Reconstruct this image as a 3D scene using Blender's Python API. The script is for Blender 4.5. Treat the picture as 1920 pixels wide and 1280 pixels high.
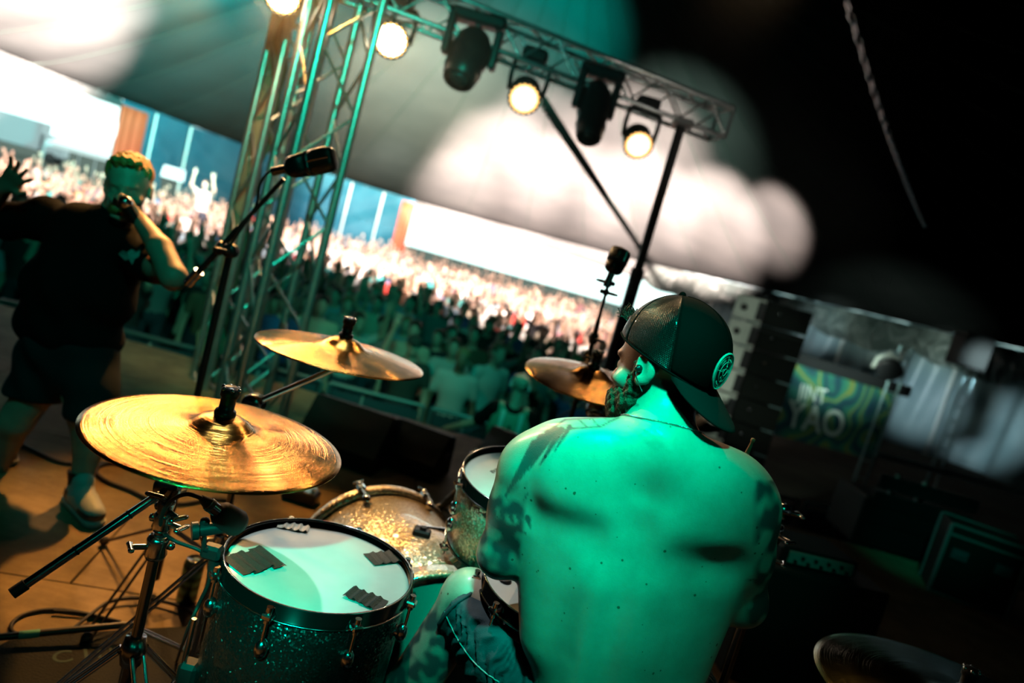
import bpy, math, random, time
import numpy as np
from mathutils import Vector, Matrix, noise as mnoise
import openvdb as vdb
R = math.radians
rng = random.Random(7)
scn = bpy.context.scene
for o in list(bpy.data.objects): bpy.data.objects.remove(o)
C = scn.collection

# ---------------------------------------------------------------- camera, world, lights, exposure
CAMZ = 1.40; FPX = 1280.0; ROLL = R(15.7); PITCH = R(6.4)
_f = np.array([0, math.cos(PITCH), -math.sin(PITCH)]); _r0 = np.array([1., 0, 0]); _u0 = np.array([0, math.sin(PITCH), math.cos(PITCH)])
_r = math.cos(ROLL)*_r0+math.sin(ROLL)*_u0; _u = -math.sin(ROLL)*_r0+math.cos(ROLL)*_u0
CAM = np.array([0, 0, CAMZ])
def P(x, y, d):                       # world point seen at photo pixel (x, y), d metres deep
    return Vector(CAM+d*(_f+(x-960)/FPX*_r-(y-640)/FPX*_u))
def G(x, y, z=0.0):                   # world point seen at pixel (x, y) on the level z
    v = _f+(x-960)/FPX*_r-(y-640)/FPX*_u
    return Vector(CAM+(z-CAMZ)/v[2]*v)
def J(q):                             # pixel and depth of a world point
    v = np.asarray(q, float)-CAM; d = v@_f
    return 960+FPX*(v@_r)/d, 640-FPX*(v@_u)/d, d
cd = bpy.data.cameras.new('camera'); cam = bpy.data.objects.new('camera', cd); C.objects.link(cam)
cd.sensor_width = 36; cd.lens = 24.0; cd.clip_start = .05; cd.clip_end = 400
cam.matrix_world = Matrix((( _r[0], _u[0], -_f[0], 0), (_r[1], _u[1], -_f[1], 0), (_r[2], _u[2], -_f[2], CAMZ), (0, 0, 0, 1)))
cd.dof.use_dof = True; cd.dof.focus_distance = 1.32; cd.dof.aperture_fstop = 1.9; cd.dof.aperture_blades = 0
scn.camera = cam
scn.view_settings.view_transform = 'Standard'; scn.view_settings.look = 'None'
scn.view_settings.gamma = 1.0; scn.view_settings.use_curve_mapping = False; scn.view_settings.exposure = 0.0
scn.cycles.max_bounces = 5; scn.cycles.diffuse_bounces = 0; scn.cycles.glossy_bounces = 3
scn.cycles.caustics_reflective = False; scn.cycles.caustics_refractive = False
scn.cycles.sample_clamp_indirect = 4.0

w = bpy.data.worlds.new('world'); scn.world = w; w.use_nodes = True
wn = w.node_tree.nodes; wl = w.node_tree.links
bg = wn['Background']; bg.inputs[0].default_value = (.70, 1.0, .95, 1); bg.inputs[1].default_value = WORLD = 2.6

def aim(o, tgt):
    o.rotation_euler = (Vector(tgt)-Vector(o.location)).to_track_quat('-Z', 'Y').to_euler()
def spot(name, loc, tgt, color, power, angle, blend=.6, size=.08):
    l = bpy.data.lights.new(name, 'SPOT'); l.energy = power; l.color = color; l.spot_size = R(angle); l.spot_blend = blend; l.shadow_soft_size = size
    o = bpy.data.objects.new(name, l); o.location = loc; C.objects.link(o); aim(o, tgt); return o
def area(name, loc, tgt, color, power, sx, sy, spread=180):
    l = bpy.data.lights.new(name, 'AREA'); l.energy = power; l.color = color; l.shape = 'RECTANGLE'; l.size = sx; l.size_y = sy; l.spread = R(spread)
    o = bpy.data.objects.new(name, l); o.location = loc; C.objects.link(o); aim(o, tgt); return o
TEAL = (0.0, 1.0, .62); WARM = (1.0, .56, .20); PINK = (1.0, .80, .70)
# stage lamps: teal wash from behind and above, warm and white lamps from the front truss
spot('teal_key_light', (-.12, -.30, 3.70), (.18, 1.20, 1.17), TEAL, 1300, 11.4, 1.0, .16)
spot('teal_wash_light', (-.42, -1.2, 2.45), (-.36, 1.28, .66), TEAL, 650, 9.6, .7, .035)
spot('warm_side_light', (-2.3, 3.6, 2.3), (.02, 1.32, .92), (1, .60, .36), 110, 20, .8, .05)
spot('teal_side_light', (1.3, -2.2, 3.2), (.2, 1.4, .9), TEAL, 17, 40, .8, .3)
spot('teal_singer_fill', (-.7, .2, 3.1), (-1.55, 2.7, .75), (.02, 1, .72), 36, 30, .8, .08)  # unseen fill added to put teal on the singer
spot('singer_back_fill', (-2.7, 4.7, 2.8), (-1.72, 2.8, 1.3), (1, .5, .18), 260, 34, .8, .06)  # unseen spot added for the rim on the singer's hair
spot('teal_tower_light', (-.2, .4, 3.2), P(590, 230, 3.9), TEAL, 360, 44, .8, .10)
spot('white_top_light', (-.70, 1.97, 3.3), (-.30, 1.48, .66), (.88, 1, .97), 140, 24, .6, .035)
spot('warm_front_light', (-1.75, 4.3, 3.0), (-.9, 2.1, 0), (1, .43, .08), 1500, 43, .7, .08)
spot('warm_rim_light', (.9, 4.2, 3.9), (.0, 1.3, .9), (1, .62, .34), 130, 30, .7, .06)
spot('lamp_glow_light', P(733, 80, 3.95), P(733, 330, 1.0), (1, .58, .26), 55, 100, 1, .09)
spot('lamp_glow_light', P(530, 2, 3.6), P(480, 330, 1.0), (1, .55, .22), 80, 100, 1, .09)
spot('warm_tower_light', P(530, -30, 3.8), P(520, 300, 4.6), (1, .62, .30), 60, 70, .8, .08)
# added unseen spots: stand in for daylight bounce and teal glow on the canopy
CPINK = (1.0, .70, .62)
for _t, _an, _pw, _c in (((-2.8, 33.8, 4.7), 17, 1755e3, CPINK), ((-5.3, 38.5, 3.8), 11, 1418e3, CPINK), ((.7, 33.3, 4.6), 16, 1418e3, CPINK), ((4.0, 31.2, 4.9), 15, 1418e3, CPINK), ((6.8, 28.6, 4.9), 13, 1215e3, CPINK), ((7.9, 25.0, 5.1), 9, 506e3, CPINK), ((2.6, 27.1, 5.8), 22, 506e3, CPINK),
                         ((-1.2, 26.5, 6.3), 13, 371e3, CPINK), ((-15.5, 19.1, 3.9), 20, 1114e3, CPINK), ((-16.1, 22.5, 3.6), 9, 506e3, CPINK), ((-6.3, 27.8, 5.8), 27, 286e3, (.9, .85, .62)), ((-11.6, 19.9, 5.1), 36, 95e3, (.0, 1, .92)), ((-1.8, 20.7, 7.9), 26, 36e3, (.0, 1, .8)), ((-6.9, 23.3, 6.4), 28, 40e3, (.0, 1, .85)), ((3.6, 24.1, 6.2), 24, 26e3, (.7, 1, .8))):
    spot('canopy_fill', (-.5, 7.0, 3.2), _t, _c, _pw, _an, 1.0, .1)
# added spots in place of daylight over the far crowd; more added fills below
spot('crowd_fill', (-2, 13, 6.3), (-5, 27, -1), PINK, 34e3, 92, 1, .6)
spot('crowd_fill', (3, 11, 6.0), (1, 21, -1), PINK, 14e3, 74, 1, .6)
spot('crowd_fill', (-8, 9, 5.5), (-14, 22, -1), PINK, 16e3, 80, .8, .6)
spot('crowd_teal_light', (0, 5.3, 2.7), (-1.5, 10, -.8), (.05, 1, .7), 42, 90, .8, .2)
spot('pit_fill', (-.2, 3.4, 3.0), (.19, 6.5, -.15), (.02, 1, .7), 160, 15, .8, .06)  # unseen fill added to lift the security man's vest
spot('pit_back_fill', (.5, 8.6, 2.6), (.19, 6.5, .35), (1, .8, .6), 160, 12, .8, .05)  # added from behind for the rim on his hair
spot('truss_fill', (1.9, 2.6, 1.6), (.75, 5.0, 2.8), (1, .95, .80), 70, 30, .9, .05)  # unseen spots added to brighten the truss chords
spot('truss_fill', (-.6, 2.2, 1.9), (-.5, 4.5, 2.85), (.1, 1, .8), 70, 44, .9, .05)
spot('wall_fill', (-3, 20, 5), (-10.5, 39.5, 1.5), (.85, .95, 1), 42e3, 24, 1, .3)  # added spot whitening the blue wall cloth, no lamp there
spot('case_fill', (1.4, 1.6, 3.0), (3.35, 4.9, .4), TEAL, 90, 14, .9, .06)  # unseen fill added to bring out the flight case
spot('console_light', (.9, .2, 2.9), (1.25, 2.85, .55), TEAL, 26, 14, .9, .06)
spot('drape_fill', (7, 14, 3.0), P(1722, 740, 26), (.75, .95, 1), 7000, 14, 1, .2)  # unseen spots added for the bright patches on the drapes
spot('drape_fill', (9, 14, 3.0), P(1850, 790, 24), (.75, .95, 1), 7000, 15, 1, .2)
spot('drape_fill', (5, 16, 2.5), P(1530, 605, 28), (.8, .95, 1), 6000, 10, 1, .2)
spot('drape_fill', (4, 10, 1.0), P(1660, 650, 28), (.8, 1, .85), 4500, 26, 1, .2)
spot('pelmet_fill', (6, 17, .2), P(1560, 592, 28), (.85, 1, .88), 3500, 9, 1, .2)  # narrow unseen fills added to brighten the pelmet
spot('pelmet_fill', (9, 15, .2), P(1770, 655, 26), (.85, 1, .88), 3000, 9, 1, .2)
spot('banner_fill', (2.5, 5.5, 2.8), P(1540, 775, 15), (.75, 1, .85), 260, 16, .9, .1)  # unseen fill added so the banner lettering shows
spot('stack_fill', (-1.0, 5.0, 3.0), P(1395, 690, 9), (.85, 1, .8), 900, 22, .9, .1)  # unseen fill added for the pale cabinet side plates
CEIL_LIGHTS = True

# ---------------------------------------------------------------- mesh helpers
def tag(o, label=None, cat=None, group=None, kind=None):
    if label: o['label'] = label
    if cat: o['category'] = cat
    if group: o['group'] = group
    if kind: o['kind'] = kind
    return o
def empty(name, loc, label=None, cat=None, group=None):
    o = bpy.data.objects.new(name, None); o.location = loc; o.empty_display_size = .1; C.objects.link(o)
    return tag(o, label, cat, group)
def frame(z, x=None):                 # orthonormal frame with +Z along z
    z = Vector(z).normalized()
    x = Vector(x) if x is not None else (Vector((1, 0, 0)) if abs(z.x) < .9 else Vector((0, 1, 0)))
    x = (x-z*x.dot(z)).normalized(); y = z.cross(x)
    return Matrix((x, y, z)).transposed()
def TM(loc, z=(0, 0, 1), x=None): return Matrix.Translation(loc) @ frame(z, x).to_4x4()
class MB:
    """collects shapes and links them as ONE mesh object"""
    def __init__(s): s.v = []; s.f = []; s.m = []; s.mi = 0; s.sm = []
    def add(s, vs, fs, smooth=True, M=None):
        b = len(s.v)
        s.v += [tuple(M @ Vector(v)) if M is not None else tuple(v) for v in vs]
        s.f += [tuple(i+b for i in f) for f in fs]; s.m += [s.mi]*len(fs); s.sm += [smooth]*len(fs); return s
    def box(s, c, d, M=None, bev=0.0):
        x, y, z = [k/2 for k in d]; c = Vector(c)
        if bev <= 0:
            vs = [c+Vector((a*x, b*y, e*z)) for a in (-1, 1) for b in (-1, 1) for e in (-1, 1)]
            fs = [(0, 1, 3, 2), (4, 6, 7, 5), (0, 4, 5, 1), (2, 3, 7, 6), (0, 2, 6, 4), (1, 5, 7, 3)]
            return s.add(vs, fs, False, M)
        vs = []; idx = {}
        bev = min(bev, x*.49, y*.49, z*.49)
        for a in (-1, 1):
            for b in (-1, 1):
                for e in (-1, 1):
                    for k in range(3):
                        q = [a*(x-bev), b*(y-bev), e*(z-bev)]; q[k] = (a*x, b*y, e*z)[k]
                        idx[a, b, e, k] = len(vs); vs.append(c+Vector(q))
        fs = []
        for k in range(3):
            for sg in (-1, 1):
                i, j = [(1, 2), (2, 0), (0, 1)][k]
                loop = []
                for (p, q) in ((-1, -1), (1, -1), (1, 1), (-1, 1)):
                    t = [0, 0, 0]; t[k] = sg; t[i] = p; t[j] = q; loop.append(idx[(t[0], t[1], t[2], k)])
                fs.append(tuple(loop if sg > 0 else loop[::-1]))
        for k in range(3):               # edges
            i, j = [(1, 2), (2, 0), (0, 1)][k]
            for p in (-1, 1):
                for q in (-1, 1):
                    t0 = [0]*3; t1 = [0]*3; t0[k] = -1; t1[k] = 1
                    for t in (t0, t1): t[i] = p; t[j] = q
                    l = [idx[(*t0, i)], idx[(*t1, i)], idx[(*t1, j)], idx[(*t0, j)]]
                    fs.append(tuple(l if p*q < 0 else l[::-1]))
        for a in (-1, 1):
            for b in (-1, 1):
                for e in (-1, 1):
                    l = [idx[a, b, e, 0], idx[a, b, e, 1], idx[a, b, e, 2]]
                    fs.append(tuple(l if a*b*e > 0 else l[::-1]))
        return s.add(vs, fs, False, M)
    def lathe(s, prof, M=None, n=32, a0=0, a1=2*math.pi, smooth=True):
        full = abs(a1-a0-2*math.pi) < 1e-6; k = n if full else n+1; vs = []; fs = []; L = len(prof)
        for i in range(k):
            a = a0+(a1-a0)*i/n
            for (r, z) in prof: vs.append((r*math.cos(a), r*math.sin(a), z))
        for i in range(n):
            i2 = (i+1) % k
            for j in range(L-1):
                fs.append((i*L+j, i2*L+j, i2*L+j+1, i*L+j+1))
        return s.add(vs, fs, smooth, M)
    def cyl(s, a, b, r, r2=None, n=12, cap=True):
        a = Vector(a); b = Vector(b); r2 = r if r2 is None else r2; h = (b-a).length
        if h < 1e-6: return s
        pr = [(r, 0), (r2, h)]
        s.lathe(pr, TM(a, b-a), n)
        if cap:
            M = TM(a, b-a)
            s.add([(r*math.cos(2*math.pi*i/n), r*math.sin(2*math.pi*i/n), 0) for i in range(n)], [tuple(range(n))[::-1]], False, M)
            s.add([(r2*math.cos(2*math.pi*i/n), r2*math.sin(2*math.pi*i/n), h) for i in range(n)], [tuple(range(n))], False, M)
        return s
    def sph(s, c, r, n=12, sc=(1, 1, 1), M=None):
        vs = []; fs = []; m = max(4, n//2)
        for j in range(m+1):
            t = math.pi*j/m
            for i in range(n):
                a = 2*math.pi*i/n; vs.append((c[0]+r*sc[0]*math.sin(t)*math.cos(a), c[1]+r*sc[1]*math.sin(t)*math.sin(a), c[2]+r*sc[2]*math.cos(t)))
        for j in range(m):
            for i in range(n): fs.append((j*n+i, (j+1)*n+i, (j+1)*n+(i+1) % n, j*n+(i+1) % n))
        return s.add(vs, fs, True, M)
    def tube(s, pts, r, n=8, closed=False):
        pts = [Vector(p) for p in pts]; rr = r if isinstance(r, (list, tuple)) else [r]*len(pts)
        k = len(pts); vs = []; fs = []; x = None
        for i, p in enumerate(pts):
            t = (pts[(i+1) % k]-pts[i-1]) if closed else (pts[min(i+1, k-1)]-pts[max(i-1, 0)])
            F = frame(t, x); x = F.col[0]
            for j in range(n):
                a = 2*math.pi*j/n; vs.append(p+F @ Vector((rr[i]*math.cos(a), rr[i]*math.sin(a), 0)))
        for i in range(k if closed else k-1):
            i2 = (i+1) % k
            for j in range(n): fs.append((i*n+j, i2*n+j, i2*n+(j+1) % n, i*n+(j+1) % n)[::-1])
        if not closed:
            fs.append(tuple(range(n))); fs.append(tuple((k-1)*n+j for j in range(n))[::-1])
        return s.add(vs, fs, True)
    def ring(s, M, R_, r, n=40, m=8, sz=1.0):
        pr = [(R_+r*math.cos(2*math.pi*j/m), r*sz*math.sin(2*math.pi*j/m)) for j in range(m+1)]
        return s.lathe(pr, M, n)
    def build(s, name, mat, parent=None, kind=None):
        me = bpy.data.meshes.new(name); me.from_pydata(s.v, [], s.f)
        mats = mat if isinstance(mat, (list, tuple)) else [mat]
        for m in mats: me.materials.append(m)
        if len(mats) > 1: me.polygons.foreach_set('material_index', s.m)
        me.polygons.foreach_set('use_smooth', s.sm); me.update()
        return link(name, me, parent, kind)
def link(name, me, parent=None, kind=None):
    o = bpy.data.objects.new(name, me); C.objects.link(o)
    if parent is not None:
        o.parent = parent
        pw = world_of(parent); o.matrix_parent_inverse = pw.inverted()
    if kind: o['kind'] = kind
    return o
def world_of(o):
    M = o.matrix_basis.copy()
    if o.parent is not None: M = world_of(o.parent) @ o.matrix_parent_inverse @ M
    return M
def spline(pts, n=8):                  # Catmull-Rom through points
    pts = [Vector(p) for p in pts]; out = []
    for i in range(len(pts)-1):
        p0 = pts[max(i-1, 0)]; p1 = pts[i]; p2 = pts[i+1]; p3 = pts[min(i+2, len(pts)-1)]
        for j in range(n):
            t = j/n
            out.append(.5*((2*p1)+(p2-p0)*t+(2*p0-5*p1+4*p2-p3)*t*t+(3*p1-p0-3*p2+p3)*t*t*t))
    out.append(pts[-1]); return out

# ---------------------------------------------------------------- implicit modelling (continuous bodies)
class SDF:
    def __init__(s, lo, hi, h):
        s.lo = np.array(lo, np.float32); s.h = h
        s.n = np.ceil((np.array(hi)-np.array(lo))/h).astype(int)+1
        s.g = np.full(s.n, 1.0, np.float32)
        s.id = np.zeros(s.n, np.int8)
    def _sub(s, lo, hi):
        i0 = np.maximum(np.floor((lo-s.lo)/s.h).astype(int), 0); i1 = np.minimum(np.ceil((hi-s.lo)/s.h).astype(int)+1, s.n)
        if np.any(i1 <= i0): return None, None
        ax = [(s.lo[k]+s.h*np.arange(i0[k], i1[k])).astype(np.float32) for k in range(3)]
        X = np.stack(np.meshgrid(*ax, indexing='ij'), -1)
        return tuple(slice(i0[k], i1[k]) for k in range(3)), X
    def _apply(s, sl, d, k, mid, op):
        g = s.g[sl]
        if op == 'add':
            if mid is not None:
                m = d < g; s.id[sl] = np.where(m, mid, s.id[sl])
            if k > 0:
                h = np.clip(.5+.5*(g-d)/k, 0, 1); s.g[sl] = g*(1-h)+d*h-k*h*(1-h)
            else: s.g[sl] = np.minimum(g, d)
        elif op == 'sub':
            if k > 0:
                h = np.clip(.5-.5*(g+d)/k, 0, 1); s.g[sl] = g*(1-h)+(-d)*h+k*h*(1-h)
            else: s.g[sl] = np.maximum(g, -d)
    def cap(s, a, b, r1, r2=None, k=.02, mid=None, op='add', flat=None, fs=1.0):
        r2 = r1 if r2 is None else r2
        a = np.array(a, np.float32); b = np.array(b, np.float32); R_ = max(r1, r2)*max(1, fs)+k*1.2+s.h*3
        sl, X = s._sub(np.minimum(a, b)-R_, np.maximum(a, b)+R_)
        if sl is None: return s
        if flat is not None:           # radius multiplied by fs along direction flat
            n = np.array(flat, np.float32); n = n/np.linalg.norm(n)
            t = (X-a)@n; X = X+(t*(1/fs-1))[..., None]*n
            tb = (b-a)@n; b2 = b+(tb*(1/fs-1))*n
        else: b2 = b
        ab = b2-a; L = float(ab@ab)
        t = np.clip(((X-a)@ab)/max(L, 1e-9), 0, 1)
        d = np.linalg.norm(X-a-t[..., None]*ab, axis=-1)-(r1+(r2-r1)*t)
        s._apply(sl, d.astype(np.float32), k, mid, op); return s
    def ell(s, c, r, M=None, k=.02, mid=None, op='add'):
        c = np.array(c, np.float32); r = np.array(r, np.float32); B = float(max(r))+k*1.2+s.h*3
        sl, X = s._sub(c-B, c+B)
        if sl is None: return s
        X = X-c
        if M is not None: X = X@np.array(M, np.float32)      # columns of M are the local axes
        q = X/r; l = np.linalg.norm(q, axis=-1); g = np.linalg.norm(q/r, axis=-1)
        d = np.where(l > 1e-6, l*(l-1)/np.maximum(g, 1e-6), -min(r))
        s._apply(sl, d.astype(np.float32), k, mid, op); return s
    def plane_cut(s, p, n, k=0.0):     # removes the half space on the side n points to
        ax = [(s.lo[q]+s.h*np.arange(s.n[q])).astype(np.float32) for q in range(3)]
        d = (ax[0][:, None, None]-p[0])*n[0]+(ax[1][None, :, None]-p[1])*n[1]+(ax[2][None, None, :]-p[2])*n[2]
        d = d/np.linalg.norm(n); s.g = np.maximum(s.g, d.astype(np.float32)); return s
    def field(s, fn):                  # fn(X) -> displacement added to the distance
        ax = [(s.lo[k]+s.h*np.arange(s.n[k])).astype(np.float32) for k in range(3)]
        m = np.abs(s.g) < .04
        idx = np.argwhere(m); X = s.lo+idx*s.h
        s.g[m] += fn(X).astype(np.float32); return s
    def grid(s): return s.g
    def mesh(s, name, mats, smooth=1, flip=False, ids=True):
        g = np.clip(s.g, -4*s.h, 4*s.h)
        grid = vdb.FloatGrid(4*s.h); grid.copyFromArray(g)
        pts, quads = grid.convertToQuads(0.0)
        pts = np.asarray(pts, np.float32); quads = np.asarray(quads)
        if flip: quads = quads[:, ::-1]
        me = bpy.data.meshes.new(name)
        for _ in range(smooth):        # one Laplacian pass removes voxel stepping
            acc = np.zeros_like(pts); cnt = np.zeros(len(pts), np.float32)
            for a, b in ((0, 1), (1, 2), (2, 3), (3, 0)):
                np.add.at(acc, quads[:, a], pts[quads[:, b]]); np.add.at(cnt, quads[:, a], 1)
                np.add.at(acc, quads[:, b], pts[quads[:, a]]); np.add.at(cnt, quads[:, b], 1)
            pts = pts*.5+.5*acc/np.maximum(cnt, 1)[:, None]
        ii = np.clip(np.rint(pts[quads[:, 0]]).astype(int), 0, s.n-1)
        fid = s.id[ii[:, 0], ii[:, 1], ii[:, 2]]
        W = s.lo+pts*s.h
        me.vertices.add(len(W)); me.vertices.foreach_set('co', W.astype(np.float32).ravel())
        me.loops.add(len(quads)*4); me.loops.foreach_set('vertex_index', quads.ravel().astype(np.int32))
        me.polygons.add(len(quads)); me.polygons.foreach_set('loop_start', (np.arange(len(quads))*4).astype(np.int32))
        me.update(calc_edges=True); me.polygons.foreach_set('use_smooth', [True]*len(quads))
        for m in (mats if isinstance(mats, (list, tuple)) else [mats]): me.materials.append(m)
        if ids: me.polygons.foreach_set('material_index', fid.astype(np.int32))
        me.update(); me['h'] = 1
        return me, W
def np3(v): return np.array(tuple(v), float)

# ---------------------------------------------------------------- materials
def mat(name, col=(.5, .5, .5), rough=.5, metal=0.0, spec=.5, emit=None, es=1.0, coat=0.0, noise=0.0, nscale=20.0, bump=0.0, bscale=60.0, sheen=0.0):
    m = bpy.data.materials.new(name); m.use_nodes = True; nt = m.node_tree; b = nt.nodes['Principled BSDF']
    b.inputs['Base Color'].default_value = (*col, 1); b.inputs['Roughness'].default_value = rough; b.inputs['Metallic'].default_value = metal
    b.inputs['Specular IOR Level'].default_value = spec; b.inputs['Coat Weight'].default_value = coat
    if sheen: b.inputs['Sheen Weight'].default_value = sheen
    if emit: b.inputs['Emission Color'].default_value = (*emit, 1); b.inputs['Emission Strength'].default_value = es
    if noise or bump:
        tc = nt.nodes.new('ShaderNodeTexCoord')
    if noise:
        n = nt.nodes.new('ShaderNodeTexNoise'); n.inputs['Scale'].default_value = nscale; n.inputs['Detail'].default_value = 6
        nt.links.new(tc.outputs['Object'], n.inputs['Vector'])
        r = nt.nodes.new('ShaderNodeValToRGB'); r.color_ramp.elements[0].position = .3; r.color_ramp.elements[1].position = .7
        r.color_ramp.elements[0].color = (*[c*(1-noise) for c in col], 1); r.color_ramp.elements[1].color = (*[min(1, c*(1+noise)) for c in col], 1)
        nt.links.new(n.outputs['Fac'], r.inputs['Fac']); nt.links.new(r.outputs['Color'], b.inputs['Base Color'])
    if bump:
        n = nt.nodes.new('ShaderNodeTexNoise'); n.inputs['Scale'].default_value = bscale; n.inputs['Detail'].default_value = 5
        nt.links.new(tc.outputs['Object'], n.inputs['Vector'])
        bp = nt.nodes.new('ShaderNodeBump'); bp.inputs['Strength'].default_value = bump; bp.inputs['Distance'].default_value = .01
        nt.links.new(n.outputs['Fac'], bp.inputs['Height']); nt.links.new(bp.outputs['Normal'], b.inputs['Normal'])
    return m
def nodes(m): return m.node_tree, m.node_tree.nodes['Principled BSDF']
M = {}
M['chrome'] = mat('chrome', (.62, .64, .66), .16, 1.0)
M['dark_chrome'] = mat('dark_chrome', (.20, .21, .22), .22, 1.0)
M['black_metal'] = mat('black_metal', (.02, .022, .024), .35, .3)
M['rubber'] = mat('black_rubber', (.012, .012, .013), .6)
M['felt'] = mat('black_felt', (.02, .02, .02), .95)
M['alu'] = mat('truss_aluminium', (.55, .57, .58), .35, .9, noise=.1)
M['hoop_black'] = mat('gloss_black_hoop', (.003, .004, .004), .12, spec=.35)
M['black_wood'] = mat('black_painted_wood', (.010, .013, .012), .6, spec=.2, bump=.2, bscale=200)
M['white'] = mat('white_tape', (.8, .8, .78), .6)
M['teal_tape'] = mat('teal_tape', (.1, .5, .45), .5)
M['green_tape'] = mat('green_tape', (.15, .45, .12), .5)
M['blue_tape'] = mat('blue_tape', (.08, .2, .5), .5)
# ---------------------------------------------------------------- the setting: tent, ground, stage floor
GZ = -1.40                                # field level below the stage
EAVE = 3.35
APEX = (-1.0, 15.0); PEAK = 9.5
OUT = [(-18.2, 12), (-17.4, 21), (-16.4, 28.5), (-13.2, 38), (-7, 42), (0, 40.5), (5.7, 38.5), (10, 33.5), (14, 29.2), (17.9, 25), (19.6, 18), (19, 5), (15, -5), (0, -8), (-15, -5), (-18.6, 4)]
ang = sorted([(math.atan2(y-APEX[1], x-APEX[0]), math.hypot(x-APEX[0], y-APEX[1])) for x, y in OUT])
_th = np.array([a for a, _ in ang]); _rd = np.array([b for _, b in ang])
_th = np.concatenate([_th[-1:]-2*math.pi, _th, _th[:1]+2*math.pi]); _rd = np.concatenate([_rd[-1:], _rd, _rd[:1]])
def rim(th):
    th = (th+math.pi) % (2*math.pi)-math.pi
    return float(np.interp(th, _th, _rd))
def rim_xy(th): r = rim(th); return APEX[0]+r*math.cos(th), APEX[1]+r*math.sin(th)
NG = 44                                   # gores of the canopy
def ceil_z(x, y):
    dx, dy = x-APEX[0], y-APEX[1]; s = min(1, math.hypot(dx, dy)/rim(math.atan2(dy, dx)))
    return EAVE+(PEAK-EAVE)*(1-s)**1.25
def ceil_hit(px, py):
    v = _f+(px-960)/FPX*_r-(py-640)/FPX*_u
    for i in range(1, 900):
        q = CAM+v*i*.06
        if ceil_z(q[0], q[1]) < q[2]: return Vector(q)
    return Vector(q)
def th_of_px(px, py, z):
    q = G(px, py, z); return math.atan2(q.y-APEX[1], q.x-APEX[0])
def th_hit(px):                          # wall bearing on the eave line seen in picture column px
    best = None
    for i in range(4000):
        th = -math.pi+2*math.pi*i/4000
        x, y = rim_xy(th)
        if y < 8: continue
        u, v, d = J((x, y, 1.5))
        if d > 0 and (best is None or abs(u-px) < best[0]): best = (abs(u-px), th)
    return best[1]

def fabric(name, c1, c2, rough=.6, fold=9.0, trans=0.0, sheen=.3):
    m = mat(name, c1, rough, spec=.0 if 'canopy' in name else .3); nt, b = nodes(m)
    tc = nt.nodes.new('ShaderNodeTexCoord'); n = nt.nodes.new('ShaderNodeTexNoise'); n.inputs['Scale'].default_value = .5; n.inputs['Detail'].default_value = 4
    nt.links.new(tc.outputs['Object'], n.inputs['Vector'])
    r = nt.nodes.new('ShaderNodeValToRGB'); r.color_ramp.elements[0].color = (*c1, 1); r.color_ramp.elements[1].color = (*c2, 1)
    r.color_ramp.elements[0].position = .35; r.color_ramp.elements[1].position = .7
    nt.links.new(n.outputs['Fac'], r.inputs['Fac']); nt.links.new(r.outputs['Color'], b.inputs['Base Color'])
    n2 = nt.nodes.new('ShaderNodeTexNoise'); n2.inputs['Scale'].default_value = fold; n2.inputs['Detail'].default_value = 3
    nt.links.new(tc.outputs['Object'], n2.inputs['Vector'])
    bp = nt.nodes.new('ShaderNodeBump'); bp.inputs['Strength'].default_value = .25; bp.inputs['Distance'].default_value = .02
    nt.links.new(n2.outputs['Fac'], bp.inputs['Height']); nt.links.new(bp.outputs['Normal'], b.inputs['Normal'])
    return m
M['canopy'] = fabric('teal_canopy_fabric', (.044, .050, .050), (.056, .062, .061), .6, 3.0)
M['wall_cloth'] = fabric('blue_wall_fabric', (.012, .085, .13), (.025, .13, .18), .4, 5.0)
M['silver_cloth'] = fabric('silver_satin_fabric', (.16, .25, .27), (.26, .36, .38), .35, 6.0)
M['orange_cloth'] = fabric('orange_door_fabric', (.62, .07, .03), (.70, .10, .04), .6, 6.0)
M['pole'] = mat('pale_tent_pole', (.55, .62, .60), .45, .2)
M['rope'] = mat('rope', (.03, .045, .04), .9, spec=.1)
# canopy
nr = 26; na = NG*6; vs = []; fs = []
for i in range(na):
    th = 2*math.pi*i/na-math.pi; R0 = rim(th); ph = (i % 6)/6
    for j in range(nr+1):
        s = j/nr; x = APEX[0]+R0*s*math.cos(th); y = APEX[1]+R0*s*math.sin(th)
        z = ceil_z(x, y)-.16*math.sin(math.pi*ph)*s*(1-s*.6)
        vs.append((x, y, z if s < 1 else EAVE))
for i in range(na):
    for j in range(nr): fs.append((i*(nr+1)+j, ((i+1) % na)*(nr+1)+j, ((i+1) % na)*(nr+1)+j+1, i*(nr+1)+j+1)[::-1])
mb = MB(); mb.add(vs, fs); ceiling = mb.build('ceiling', M['canopy'], kind='structure')
mb = MB()                                  # sewn seams along the gores
for i in range(NG):
    th = 2*math.pi*i/NG-math.pi; R0 = rim(th)
    mb.tube([(APEX[0]+R0*s*math.cos(th), APEX[1]+R0*s*math.sin(th), ceil_z(APEX[0]+R0*s*math.cos(th), APEX[1]+R0*s*math.sin(th))-.01) for s in [k/20 for k in range(1, 21)]], .022, 5)
mb.build('canopy_seam', M['rope'], ceiling)
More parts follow.
